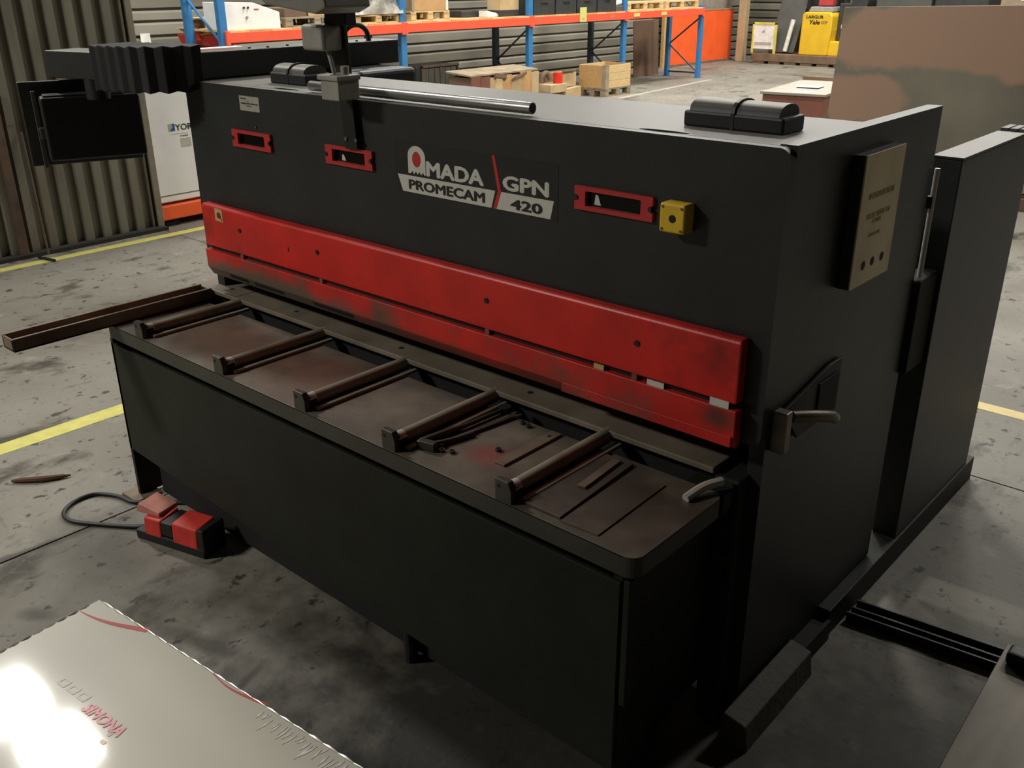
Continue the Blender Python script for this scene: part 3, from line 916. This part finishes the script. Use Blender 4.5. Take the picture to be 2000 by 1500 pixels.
ZT = .5507
part('red_arc', crescent([(-2.112, .729), (-2.055, .740), (-1.992, .762), (-1.911, .802)], .0075, ZT), red_print, sp)
part('red_arc', crescent([(-1.664, .822), (-1.60, .818), (-1.55, .824), (-1.478, .842)], .0032, ZT), red_print, sp)
tu, tv = tuple(SU), tuple(SV)
part('lettering', text('SIMONA', (-1.770, .566, ZT), tu, tv, .140, .030, .05, th=.0006, shear=.15), pink_print, sp)
for k in range(3):
    c = V((-1.895 + .039 * k, .571 + .0035 * k, ZT))
    part('print_mark', plate(rrect(0, .031, 0, .024, .004, 3), [rrect(.007, .024, .006, .018, .003, 3)], tuple(c), tu, tv, .0006), grey_print, sp)
part('print_mark', plate(rrect(0, .016, 0, .010, .003, 3), [], (-1.648, .548, ZT), tu, tv, .0006), mat('faint_orange_print', (226, 204, 160), .4), sp)
part('print_mark', plate(rrect(0, .010, 0, .014, .003, 3), [], (-1.655, .568, ZT), tu, tv, .0006), grey_print, sp)
# flat white slivers painted as highlights on the film pleats, far edge
fm = MB()
for k in range(62):
    a = .66 + k * .0122 + random.uniform(-.004, .004)
    ln = random.uniform(.018, .055)
    b0 = random.uniform(.005, .020)
    sl = random.uniform(-.002, .010)
    wd = random.uniform(.0012, .0030)
    fm.prism([onsheet(a, b0, .5503), onsheet(a - sl / 2 + wd, b0 + ln * .5, .5503), onsheet(a - sl, b0 + ln, .5503), onsheet(a - sl / 2 - wd, b0 + ln * .5, .5503)], (0, 0, .0005))
o = part('pleat_glints', fm, film_edge, sp)
o['kind'] = 'stuff'
fe = MB()
for k in range(26):
    a = .02 + k * .045
    p0 = onsheet(a, .002, .551)
    fe.tube([p0, p0 + SU * .02 + V((0, 0, .002)), p0 + SU * .044], [.001, random.uniform(.001, .003), .001], 5)
for k in range(14):
    p0 = onsheet(.002, .03 + k * .03, .551)
    fe.tube([p0, p0 - SV * .012 + V((0, 0, .002)), p0 - SV * .026], [.001, random.uniform(.001, .003), .001], 5)
o = part('film_seam', fe, film_edge, sp, smooth=True)
o['kind'] = 'stuff'


def pallet(label, c, u, lx, ly, m=None, h=.144, group='wooden pallets', nb=5):
    """euro style pallet: lx across the boards' run, base centre c, u the board direction"""
    m = m or wood_grey
    c = V(c)
    u = V(u).normalized()
    v = V((-u.y, u.x, 0))
    t = thing('pallet', label, 'pallet', tuple(c), group)
    for k in range(nb):
        b = -ly / 2 + ly * (k + .5) / nb
        part('deck_board', MB().obox(c + v * b + V((0, 0, h - .011)), u * (lx / 2), v * (ly / nb * .42), V((0, 0, .011))), m, t)
    for i in (-1, 0, 1):
        part('stringer_board', MB().obox(c + u * i * (lx / 2 - .06) + V((0, 0, h - .032)), u * .05, v * (ly / 2), V((0, 0, .010))), m, t)
        for j in (-1, 0, 1):
            part('block', MB().obox(c + u * i * (lx / 2 - .06) + v * j * (ly / 2 - .06) + V((0, 0, .022 + (h - .064) / 2)), u * .055, v * .055, V((0, 0, (h - .064) / 2))), m, t)
    for j in (-1, 0, 1):
        part('bottom_board', MB().obox(c + v * j * (ly / 2 - .06) + V((0, 0, .011)), u * (lx / 2), v * .05, V((0, 0, .011))), m, t)
    return t


pallet('wooden pallet carrying the stack of milky plastic sheets', tuple(onsheet(1.0, .5, 0)), tuple(SU), 1.9, .94)

# ------------------------------------------------------------------ floor pieces, lower right
o = obj('oily_timber', MB().prism([(-.955, 1.935, 0), (-.862, 1.935, 0), (-.874, 1.935, .085), (-.944, 1.935, .098)], (-.006, .425, 0)), oily_wood, bevel=.004)
tag(o, 'short oil-soaked timber lying in line with the right base rail of the shear', 'timber')
ch = MB()
for y0, y1, z0, z1 in ((2.690, 2.697, 0, .035), (2.775, 2.782, 0, .035), (2.690, 2.782, 0, .006), (2.733, 2.741, .006, .030)):
    ch.hexa([(-.905, y0, z0), (-.44, y0 + .055, z0), (-.44, y1 + .055, z0), (-.905, y1, z0), (-.905, y0, z1), (-.44, y0 + .055, z1), (-.44, y1 + .055, z1), (-.905, y1, z1)])
o = obj('steel_channel', ch, black)
tag(o, 'low black steel channel lying on the floor at the foot of the right base rail', 'channel')
t = thing('floor_plate', 'thick brushed steel plate raised on battens at the lower right corner', 'plate', (.3, 2.3, 0))
part('plate_sheet', MB().prism([(-.445, 2.83, .048), (-.400, 1.2, .048), (1.0, 1.2, .048), (1.0, 2.80, .048)], (0, 0, .012)), steel_plate, t, bevel=.002)
for y0 in (1.35, 2.62):
    part('batten', MB().box(-.33, .95, y0, y0 + .08, 0, .048), oily_wood, t)
o = obj('rubber_block', MB().box(-.425, -.20, 2.72, 2.79, .060, .105), black, bevel=.014, seg=3)
tag(o, 'small rounded black block lying on the far edge of the raised steel plate', 'block')

# ------------------------------------------------------------------ left wall things
yk = thing('cooling_unit', 'tall white cooling unit on an orange base beside the corrugated wall', 'appliance', (-7.95, 4.6, .2))
part('casing', MB().box(-8.35, -7.74, 4.06, 5.40, .205, 1.42), white_case, yk, bevel=.012, seg=3)
part('seam', MB().box(-7.7405, -7.7375, 4.07, 5.39, .262, .268), dgrey, yk)
part('foot_strip', MB().box(-8.30, -7.76, 4.08, 5.38, .185, .207), dgrey, yk)
LX = -7.7385
part('logo', plate([(0, 0), (.047, 0), (.047, .06), (.02, .06), (.028, .03), (.012, .018)], [], (LX, 4.262, .803), Y_, Z_, .001), blue_logo, yk)
part('logo', plate([(0, 0), (.047, 0), (.047, .062), (0, .062)], [], (LX - .0008, 4.246, .801), Y_, Z_, .001), grey_print, yk)
part('lettering', text('YORK', (LX, 4.313, .803), Y_, Z_, .215, .053, .016), black_print, yk)
part('lettering', text('a commercial cooling unit', (LX, 4.255, .772), Y_, Z_, .17, .011, .0), grey_print, yk)
part('lettering', text('model', (LX, 4.350, .750), Y_, Z_, .075, .015, .01), dgrey, yk)
part('sticker', plate(rrect(0, .10, 0, .075, .004, 2), [], (LX, 4.345, .660), Y_, Z_, .0008), mat('pale_sticker', (190, 188, 172), .5, scale=60, amt=.15), yk)
ob = thing('plinth', 'orange painted steel base under the white cooling unit', 'base', (-7.95, 4.6, 0))
part('base_frame', MB().box(-8.4, -7.70, 4.02, 5.45, .062, .185), orange2, ob, bevel=.008)
for y0 in (4.1, 5.2):
    part('runner', MB().box(-8.35, -7.74, y0, y0 + .12, 0, .062), joint, ob)
st = thing('steel_rod', 'thin steel rod with a bent foot leaning against the corrugated wall', 'rod', (-7.45, 2.9, 0))
part('rod', MB().tube([(-7.50, 2.955, .03), (-7.60, 2.985, .55), (-7.66, 3.0, .95)], .009, 8), mat('rod_steel', (96, 84, 70), .5, .5), st, smooth=True)
part('foot', MB().tube([(-7.56, 2.90, .012), (-7.37, 2.94, .012)], .011, 8), black, st, smooth=True)
o = obj('notice_card', MB().box(-13.499, -13.492, 7.185, 7.335, 1.157, 1.300), white_plastic)
tag(o, 'small white card on the far wall just past the corrugated wall end', 'notice')

# ------------------------------------------------------------------ pallet rack
XF, XB = -11.093, -11.911
rk = thing('pallet_rack', 'long pallet rack with blue posts and orange beams along the far wall', 'rack', (-11.5, 12.8, 0))
posts = [7.035, 10.06, 12.95, 15.70, 18.48]
for i, py in enumerate(posts):
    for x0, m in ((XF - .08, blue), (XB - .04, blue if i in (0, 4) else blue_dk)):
        u = MB()
        u.box(x0, x0 + .08, py - .055, py + .055, .008, 4.2 if i < 4 else 1.45)
        po = part('upright', u, m, rk, bevel=.008)
        part('base_plate', MB().box(x0 - .03, x0 + .11, py - .07, py + .07, 0, .008), m, po)
    zz = .12
    flip = 0
    top = 3.2 if i < 4 else 1.3
    while zz < top:
        a, b = (XF - .08, XB + .04) if flip % 2 == 0 else (XB + .04, XF - .08)
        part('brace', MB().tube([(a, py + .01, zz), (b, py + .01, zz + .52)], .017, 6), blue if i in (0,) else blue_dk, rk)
        zz += .56
        flip += 1
    part('brace', MB().tube([(XF - .08, py, .10), (XB + .04, py, .10)], .017, 6), blue_dk, rk)
for a, b in zip(posts, posts[1:]):
    for x0 in (XF - .012, XB - .03):
        be = part('beam', MB().box(x0, x0 + .045, a + .02, b - .02, 1.262, 1.385), orange, rk, bevel=.004)
        for y0, y1 in ((a + .001, a + .056), (b - .056, b - .001)):
            part('beam_connector', MB().box(x0 + .003, x0 + .050, y0, y1, 1.235, 1.405), orange, be, bevel=.003)
    nbd = 9
    for k in range(nbd):
        y0 = a + .05 + (b - a - .1) * k / nbd
        part('deck_board', MB().box(XB + .02, XF + .02, y0 + .004, y0 + (b - a - .1) / nbd - .004, 1.385, 1.405), wood2 if k % 2 else wood, rk)
part('card', MB().box(XF + .034, XF + .040, 14.245, 14.435, 1.262, 1.505), sign_y, rk)
part('lettering', text('<<', (XF + .0405, 14.30, 1.29), Y_, Z_, .08, .05, .02), mat('olive_print', (140, 140, 70), .6), rk)
for yy in (15.92, 16.85):
    part('card', MB().box(XF + .034, XF + .039, yy, yy + .19, 1.300, 1.362), sign_y, rk)
part('beam_stain', MB().box(XF + .0335, XF + .0345, 15.18, 15.28, 1.31, 1.345), wood_grey, rk)

# ---- on the rack deck
ZD = 1.405
t = thing('red_bin', 'shallow red bin of board offcuts seen through the left rack frame', 'bin', (-12.4, 7.5, 1.19))
part('bin_body', MB().prism([(-12.46, 7.22, 1.19), (-12.46, 7.70, 1.19), (-12.46, 7.76, 1.33), (-12.46, 7.16, 1.33)], (.68, 0, 0)), mat('red_bin_plastic', (196, 52, 44), .45), t, bevel=.01)
for k in range(5):
    part('board_offcut', MB().obox((-12.13, 7.46, 1.338 + .017 * k), V((.30, .03 * (k - 2), 0)), V((-.03, .26, 0)), V((0, 0, .007))), wood2 if k % 2 else wood, t)
part('box_on_boards', MB().box(-12.38, -11.95, 7.28, 7.62, 1.42, 1.515), brown, t, bevel=.01)
part('top_board', MB().box(-12.42, -11.90, 7.24, 7.66, 1.516, 1.534), wood, t)
t = thing('stillage', 'brown stillage under the red bin behind the left rack frame', 'stillage', (-12.4, 7.5, 0))
part('stillage_body', MB().box(-12.46, -11.98, 7.2, 7.72, .1, 1.185), brown, t, bevel=.01)
for sx in (-12.44, -12.08):
    part('foot', MB().box(sx, sx + .08, 7.22, 7.70, 0, .1), dgrey, t)
t = thing('white_machine_cover', 'white sloped machine casing standing on the rack deck', 'casing', (-11.3, 7.55, ZD))
part('casing', MB().prism([(-11.16, 7.12, ZD), (-11.16, 7.94, ZD), (-11.16, 7.94, ZD + .20), (-11.16, 7.54, ZD + .325), (-11.16, 7.12, ZD + .335)], (-.5, 0, 0)), white_case, t, bevel=.008)
for yy in (7.40, 7.46):
    part('knob', MB().cyl((-11.16, yy, ZD + .265), (-11.145, yy, ZD + .265), .014, 10), dgrey, t)
part('knob', MB().cyl((-11.16, 7.43, ZD + .15), (-11.145, 7.43, ZD + .15), .018, 10), grey_box, t)
part('badge', MB().box(-11.1605, -11.157, 7.55, 7.62, ZD + .235, ZD + .25), pink_print, t)
pallet('grey wooden pallet under the brown boxes, left of the film bundle on the rack', (-11.5, 8.55, ZD), Y_, 1.05, .7, wood_grey, .13)
for k, (y0, y1, hh, m, lb) in enumerate(((8.06, 8.42, .11, brown, 'dark brown box next to the white casing on the rack'), (8.45, 8.80, .13, carton2, 'pale box on the pallet left of the film bundle'), (8.83, 9.06, .10, brown, 'small dark brown box nearest the film bundle'))):
    o = obj('storage_box', MB().box(-11.75, -11.22, y0, y1, ZD + .13, ZD + .13 + hh), m, bevel=.006)
    tag(o, lb, 'box', 'boxes on the rack deck')
pallet('pale pallet under the crumpled film bundle on the rack', (-11.48, 9.62, ZD), Y_, .9, .72, wood, .12)
fb = MB()
rg = []
for k in range(9):
    t_ = k / 8
    cy_ = 9.16 + .9 * t_
    hh = .16 + .10 * math.sin(t_ * 3.1) + random.uniform(-.02, .02)
    rg.append([(-11.10 - .62 * a + random.uniform(-.03, .03), cy_, ZD + .125 + hh * b) for a, b in ((0, 0), (.05, .5), (.12, .95), (.5, 1.1), (.88, .9), (1, .3), (1, 0))])
fb.loft(rg)
t = thing('film_bundle', 'bundle of goods in crumpled dusty film on a rack pallet', 'bundle', (-11.4, 9.6, ZD + .12))
part('wrapped_goods', fb, film, t, smooth=True)
part('top_board', MB().box(-11.55, -11.12, 9.30, 9.95, ZD + .40, ZD + .425), wood2, t)
pallet('pale pallet under the tan carton on the rack', (-11.50, 10.67, ZD), Y_, .82, .72, wood, .144)
t = thing('tan_carton', 'large tan carton strapped on a pallet on the rack', 'carton', (-11.5, 10.67, ZD + .144))
part('carton_body', MB().box(-11.84, -11.15, 10.34, 11.0, ZD + .144, ZD + .62), carton, t, bevel=.006)
for yy in (10.29, 11.0):
    part('corner_board', MB().box(-11.80, -11.14, yy, yy + .045, ZD + .144, ZD + .60), white_plastic if yy > 10.5 else wood_grey, t)
o = obj('grey_case', MB().box(-11.85, -11.55, 11.75, 12.35, ZD, ZD + .10), dgrey, bevel=.01)
tag(o, 'low dark grey case lying on the rack deck, left of the second front post', 'case')
o = obj('paper_sack', MB().prism([(-11.30, 12.10, ZD), (-11.30, 12.45, ZD), (-11.30, 12.32, ZD + .06), (-11.30, 12.10, ZD + .10)], (-.2, 0, 0)), paper, bevel=.01)
tag(o, 'crumpled white paper sack lying on the rack deck edge', 'sack')
o = obj('small_carton', MB().box(-11.55, -11.25, 12.36, 12.82, ZD + .10, ZD + .32), carton2, bevel=.006)
tag(o, 'pale small carton by the second post on the rack', 'carton')
o = obj('carton_stand', MB().box(-11.55, -11.25, 12.36, 12.82, ZD, ZD + .10), dgrey, bevel=.006)
tag(o, 'low dark tray under the pale small carton on the rack', 'tray')
cr_lab = ('dark grey crate just right of the second rack post', 'dark grey crate in the third rack bay left of the middle', 'dark grey crate above the yellow card on the rack', 'dark grey crate nearest the white bag on the rack')
for k in range(4):
    y0 = 13.05 + k * .60
    t = thing('plastic_crate', cr_lab[k], 'crate', (-11.4, y0 + .28, ZD), 'dark crates on the rack deck')
    part('crate_body', MB().prism([(-11.12, y0, ZD), (-11.12, y0 + .57, ZD), (-11.12, y0 + .57, ZD + .30), (-11.12, y0, ZD + .30)], (-.6, 0, 0)), dgrey, t, bevel=.015)
    part('crate_rim', MB().box(-11.73, -11.11, y0 - .008, y0 + .578, ZD + .27, ZD + .305), black, t, bevel=.006)
    part('grip', MB().box(-11.121, -11.110, y0 + .2, y0 + .37, ZD + .18, ZD + .21), black, t, bevel=.004)
o = obj('white_bag', MB().prism([(-11.12, 15.42, ZD + .10), (-11.12, 15.62, ZD + .12), (-11.12, 15.60, ZD + .30), (-11.12, 15.44, ZD + .28)], (-.3, 0, 0)), paper, bevel=.03)
tag(o, 'white bag lying on a grey box beside the third rack post', 'bag')
o = obj('grey_box', MB().box(-11.45, -11.10, 15.40, 15.63, ZD, ZD + .10), mgrey, bevel=.01)
tag(o, 'small grey box under the white bag on the rack', 'box')
for k, lb in enumerate(('pallet lying left in the last rack bay', 'pallet lying right in the last rack bay')):
    pallet(lb, (-11.50, 16.40 + 1.32 * k, ZD), Y_, 1.22, .76, wood, .144)

# ---- under the rack
t = thing('metal_cage', 'dark ribbed panel crate with a pale frame under the rack', 'crate', (-11.8, 11.2, 0))
part('crate_body', MB().box(-12.20, -11.62, 10.75, 11.70, .02, .70), dgrey, t, bevel=.01)
for k in range(6):
    y0 = 10.90 + k * .125
    part('fin_panel', MB().box(-11.622, -11.605, y0, y0 + .115, .08, .66), rad_m, t, bevel=.004)
for (y0, y1, z0, z1) in ((10.86, 11.70, .68, .72), (10.86, 10.89, .05, .70), (11.27, 11.295, .05, .70), (11.67, 11.70, .05, .70)):
    part('frame_bar', MB().box(-11.63, -11.595, y0, y1, z0, z1), bare, t)
t = thing('board_heap', 'open weathered carton stuffed with board pieces in front of the rack', 'carton', (-10.8, 11.7, 0))
cols = [carton_red, carton_red, carton2, wood, carton, carton2, carton, carton2]
ys_ = [10.88, 11.09, 11.28, 11.42, 11.57, 11.81, 12.02, 12.29, 12.46]
for k in range(8):
    part('board_piece', MB().obox((-10.54 + .02 * (k % 2), (ys_[k] + ys_[k + 1]) / 2, .305), V((.012, .004, 0)), V((0, (ys_[k + 1] - ys_[k]) / 2 - .003, 0)), V((0, .01, .298 - .02 * (k % 3)))), cols[k], t)
part('lid_board', MB().obox((-10.80, 11.67, .632), V((.27, 0, -.02)), V((0, .80, .0)), V((0, 0, .012))), wood_grey, t)
part('torn_flap', MB().obox((-10.49, 11.96, .54), V((.03, 0, .02)), V((0, .15, .03)), V((0, 0, .02))), old_wood, t)
part('torn_flap', MB().obox((-10.51, 11.53, .56), V((.02, 0, .02)), V((0, .13, -.02)), V((0, 0, .03))), brown, t)
part('carton_body', MB().box(-11.03, -10.57, 10.90, 12.44, 0, .58), brown, t)
o = obj('red_drum', MB().tube([(-10.98, 13.55, .28), (-10.98, 13.55, .46)], .085, 16), mat('red_drum_paint', (214, 52, 36), .4), smooth=True)
tag(o, 'small red drum standing on a carton under the rack', 'drum')
o = obj('long_carton', MB().box(-11.20, -10.86, 13.20, 13.66, .14, .28), carton2, bevel=.006)
tag(o, 'small tan carton below the red drum', 'carton')
o = obj('long_carton', MB().box(-11.20, -10.90, 13.18, 13.62, 0, .14), brown, bevel=.006)
tag(o, 'dark brown carton at the bottom below the red drum', 'carton')
t = thing('tan_box', 'tan carton with open flaps behind the red drum under the rack', 'carton', (-11.2, 13.9, .2))
part('box_body', MB().box(-11.45, -11.02, 13.66, 14.12, .19, .43), carton2, t, bevel=.006)
part('flap', MB().obox((-11.02, 13.86, .445), V((.05, 0, .03)), V((0, .2, 0)), V((0, 0, .004))), wood_grey, t)
o = obj('low_carton', MB().prism([(-10.93, 13.68, 0), (-10.93, 14.16, 0), (-10.93, 14.16, .19), (-10.93, 13.74, .17)], (-.45, 0, 0)), carton2, bevel=.006)
tag(o, 'low tan carton on the floor left of the wooden crate', 'carton')
o = obj('machine_part', MB().tube(smooth_path([(-11.12, 13.24, .30), (-11.10, 13.27, .42), (-11.08, 13.36, .46), (-11.06, 13.43, .36)], 4), .045, 10), old_wood, smooth=True)
tag(o, 'dark bent scrap part standing on the carton left of the red drum', 'scrap')
# wooden crate of planks on a pallet
pallet('grey pallet under the open pine crate', (-10.83, 14.74, 0), Y_, .80, .62, wood_grey, .144)
t = thing('pine_crate', 'open pine plank crate on a pallet in front of the rack', 'crate', (-10.83, 14.74, .144))
for k in range(3):
    z0 = .146 + k * .132
    part('plank', MB().box(-10.545, -10.525, 14.37, 15.10, z0, z0 + .128), wood, t, bevel=.003)
    part('plank', MB().box(-11.13, -10.525, 14.345, 14.367, z0, z0 + .128), wood2, t, bevel=.003)
    part('plank', MB().box(-11.13, -11.11, 14.37, 15.10, z0, z0 + .128), wood, t, bevel=.003)
    part('plank', MB().box(-11.13, -10.525, 15.10, 15.12, z0, z0 + .128), wood2, t, bevel=.003)
part('corner_strap', MB().box(-10.527, -10.518, 14.34, 14.44, .13, .545), wood_grey, t)
part('corner_strap', MB().box(-10.60, -10.52, 14.335, 14.345, .13, .545), wood_grey, t)
o = obj('brown_board', MB().obox((-12.26, 18.15, .57), V((.012, 0, 0)), V((0, .47, 0)), V((-.03, 0, .57))), brown, bevel=.004)
tag(o, 'large brown board leaning upright behind the last rack bay', 'board')
t = thing('orange_board', 'large bright orange board standing against the far wall', 'board', (-13.0, 21.6, 0))
part('board', MB().box(-13.02, -12.985, 20.10, 23.1, .05, 1.225), orange2, t)
part('end_batten', MB().box(-13.05, -12.975, 19.93, 20.12, 0, 1.24), wood2, t)
part('foot_batten', MB().box(-13.04, -12.93, 20.12, 23.1, 0, .05), old_wood, t)
part('top_batten', MB().box(-13.03, -12.975, 20.12, 23.1, 1.225, 1.25), wood_grey, t)
o = obj('grey_board', MB().box(-13.30, -13.20, 20.3, 23.4, 0, 1.85), mat('grey_panel_paint', (150, 140, 126), .6), bevel=.004)
tag(o, 'plain grey board standing behind the orange board', 'board')

# ---- far end of the hall
t = thing('timber_skid', 'old timber skid carrying the fork truck at the far end', 'skid', (-10.9, 22.9, 0))
part('front_beam', MB().box(-12.05, -9.78, 22.48, 22.62, .06, .235), old_wood, t, bevel=.008)
part('rear_beam', MB().box(-12.05, -9.78, 23.5, 23.64, .06, .235), old_wood, t, bevel=.008)
for k in range(6):
    x0 = -12.0 + k * .42
    part('cross_board', MB().box(x0, x0 + .30, 22.5, 23.6, 0, .06), old_wood, t)
for k in range(5):
    x0 = -12.04 + k * .46
    part('deck_board', MB().box(x0, x0 + .42, 22.62, 23.5, .19, .235), old_wood, t)
t = thing('sign_board', 'white sign board in a yellow frame on the timber skid', 'sign', (-11.78, 22.55, .235))
part('board', MB().box(-12.06, -11.52, 22.56, 22.585, .34, .90), paper, t)
for (x0, x1, z0, z1) in ((-12.11, -12.06, .237, .95), (-11.52, -11.47, .237, .95), (-12.11, -11.47, .90, .95)):
    part('frame_bar', MB().box(x0, x1, 22.55, 22.61, z0, z1), mat('sign_frame_yellow', (214, 200, 90), .5), t, bevel=.004)
part('shelf_strip', MB().box(-12.02, -11.58, 22.548, 22.56, .44, .50), grey_print, t)
part('print_mark', plate([(0, 0), (.06, .02), (.10, 0), (.09, .05), (.05, .09), (.02, .05)], [], (-11.86, 22.558, .70), X_, Z_, .002), grey_print, t)
o = obj('room_divider', MB().obox((-11.37, 22.95, .86), V((.34, 0, 0)), V((0, .02, 0)), V((.06, .14, .60))), mgrey, bevel=.01)
tag(o, 'dark grey panel leaning behind the white sign board', 'panel')
o = obj('white_rod', MB().tube([(-11.27, 22.70, .30), (-11.14, 22.74, 1.02)], .055, 10), white_plastic, smooth=True)
tag(o, 'short white post leaning in front of the dark grey panel', 'post')
fk = thing('fork_truck', 'yellow and black fork truck standing on the timber skid', 'forklift', (-10.4, 23.0, .236))
cw = MB()
cw.prism([(-10.87, 22.60, .236), (-10.16, 22.60, .236), (-10.10, 22.60, .80), (-10.105, 22.60, 1.12), (-10.17, 22.60, 1.205), (-10.80, 22.60, 1.205), (-10.855, 22.60, 1.14)], (0, .75, 0))
part('counterweight', cw, fork_yellow, fk, bevel=.03, seg=3)
part('lower_body', MB().box(-10.16, -9.80, 22.66, 23.4, .236, .56), fork_yellow, fk, bevel=.02)
part('engine_cover', MB().prism([(-10.76, 22.68, 1.205), (-10.15, 22.68, 1.205), (-10.18, 22.68, 1.32), (-10.70, 22.68, 1.32)], (0, .6, 0)), mat('light_grey_cover', (150, 150, 146), .5), fk, bevel=.02)
part('cab_side', MB().box(-10.10, -9.75, 22.9, 23.5, .56, 1.40), dgrey, fk, bevel=.03)
part('side_light', MB().box(-9.99, -9.85, 22.86, 22.91, .84, .93), sign_y, fk, bevel=.01)
part('mast', MB().box(-10.95, -10.85, 23.0, 23.1, .24, 2.1), black, fk)
part('mast', MB().box(-10.10, -10.02, 23.2, 23.3, 1.3, 2.1), black, fk)
part('seat', MB().box(-10.65, -10.2, 23.05, 23.45, 1.32, 1.62), black, fk, bevel=.04)
part('red_case', MB().box(-10.58, -10.22, 22.80, 23.0, 1.335, 1.55), mat('dull_red_plastic', (176, 62, 62), .5), fk, bevel=.02)
part('lettering', text('LARGUR', (-10.75, 22.598, 1.06), X_, Z_, .43, .075, .04), black_print, fk)
part('lettering', text('Yale', (-10.66, 22.598, .93), X_, Z_, .26, .10, .04, shear=.2), black_print, fk)
part('lettering', text('GDP', (-10.37, 22.598, .945), X_, Z_, .16, .07, .02), carton_red, fk)
o = obj('white_tube', MB().tube([(-11.10, 23.4, 1.25), (-11.02, 23.4, 1.95)], .07, 10), white_plastic, smooth=True)
o2 = obj('dark_cabinet', MB().box(-11.75, -10.98, 23.72, 24.35, 0, 2.4), dgrey, bevel=.02)
tag(o, 'white tube standing behind the fork truck mast', 'tube')
o.location.z = 0
tag(o2, 'dark grey cabinet behind the fork truck', 'cabinet')
o3 = obj('tube_stand', MB().box(-11.16, -10.98, 23.3, 23.48, .236, 1.26), black, bevel=.01)
tag(o3, 'black stand under the white tube behind the fork truck', 'stand')
# goods beyond the steel plate
far = [(-8.66, .34, 1.95, dgrey, 'narrow dark stillage just right of the fork truck'), (-8.15, 1.1, 1.80, mgrey, 'grey machine far behind the upright plate, left of its middle'),
       (-7.0, 1.0, 1.86, dgrey, 'dark grey stillage far behind the middle of the upright plate'), (-5.8, 1.2, 1.78, wood_grey, 'brownish crate far behind the upright plate'),
       (-4.3, 1.0, 1.90, dgrey, 'dark stillage far behind the right end of the upright plate'), (-3.1, 1.3, 1.80, mgrey, 'grey machine at the far right behind the upright plate')]
for (x0, wd, hh, m, lb) in far:
    t = thing('stored_machine', lb, 'machine', (x0 + wd / 2, 20.5, 0), 'goods stored beyond the upright plate')
    part('cabinet_body', MB().box(x0, x0 + wd, 20.2, 21.0, .08, hh), m, t, bevel=.03)
    part('top_frame', MB().box(x0 + .1, x0 + wd - .15, 20.3, 20.9, hh, hh + .12), black, t, bevel=.02)
    part('label_plate', MB().box(x0 + wd * .3, x0 + wd * .5, 20.185, 20.2, hh - .24, hh - .06), white_plastic, t)
    for sx in (x0 + .06, x0 + wd - .14):
        part('foot', MB().box(sx, sx + .08, 20.25, 20.95, 0, .08), black, t)

# ------------------------------------------------------------------ upright steel plate and the desk beside it
t = thing('steel_plate', 'big upright steel plate with rust-brown patches behind the shear', 'plate', (-2.6, 9.75, 0))
part('plate_sheet', MB().hexa([(-4.30, 9.72, .16), (-.90, 9.72, .16), (-.90, 9.745, .16), (-4.30, 9.745, .16), (-4.236, 9.73, 1.708), (-.90, 9.73, 1.785), (-.90, 9.755, 1.785), (-4.236, 9.755, 1.708)]), rust, t, bevel=.003)
part('rear_brace', MB().obox((-3.2, 10.05, .75), V((.04, 0, 0)), V((0, .28, -.58)), V((0, .02, .01))), black, t)
part('rear_brace', MB().obox((-1.6, 10.05, .75), V((.04, 0, 0)), V((0, .28, -.58)), V((0, .02, .01))), black, t)
part('bearer', MB().box(-4.2, -2.42, 9.66, 9.84, 0, .16), old_wood, t, bevel=.006)
part('bearer', MB().box(-2.36, -.9, 9.66, 9.84, 0, .16), dark, t, bevel=.006)
o = obj('loose_board', MB().obox((-2.22, 9.52, .235), V((.20, 0, .10)), V((0, .03, 0)), V((-.03, 0, .055))), wood_grey, bevel=.004)
tag(o, 'tilted pale board leaning at the foot of the upright steel plate', 'board')
o = obj('dark_block', MB().box(-2.38, -1.9, 9.48, 9.62, 0, .12), brown, bevel=.01)
tag(o, 'dark brown block lying under the tilted pale board', 'block')
dk = thing('workshop_desk', 'red-brown box desk with papers on top, behind the shear', 'desk', (-5.0, 10.9, 0))
dux, duy = V((.990, .140, 0)), V((-.140, .990, 0))
d0 = V((-5.294, 10.19, 0))


def dpt(a, b, z):
    p = d0 + dux * a + duy * b
    return V((p.x, p.y, z))


part('body', MB().obox(dpt(.36, .70, .385), dux * .345, duy * .69, V((0, 0, .385))), desk_front, dk, bevel=.006)
part('desk_top', MB().obox(dpt(.36, .75, .786), dux * .37, duy * .76, V((0, 0, .014))), desk_top, dk, bevel=.003)
part('back_lip', MB().obox(dpt(.36, 1.50, .82), dux * .37, duy * .012, V((0, 0, .02))), old_wood, dk)
for k, (a, b, sx, sy, lb) in enumerate(((.42, .12, .09, .07, 'white sheet of paper near the front edge of the desk'), (.36, .62, .13, .11, 'open white folder further back on the desk'))):
    o = obj('paper_sheet', MB().obox(dpt(a, b, .8015), dux * sx, duy * sy, V((0, 0, .0015))), paper)
    tag(o, lb, 'paper', 'papers on the desk')
    if k == 1:
        o.data.transform(Matrix.Translation((0, 0, .012)))
        t = obj('folder', MB().obox(dpt(a, b, .8065), dux * (sx * .96), duy * (sy * .96), V((0, 0, .006))), black)
        tag(t, 'thin black folder under the white papers on the desk', 'folder')
bpy.context.view_layer.update()
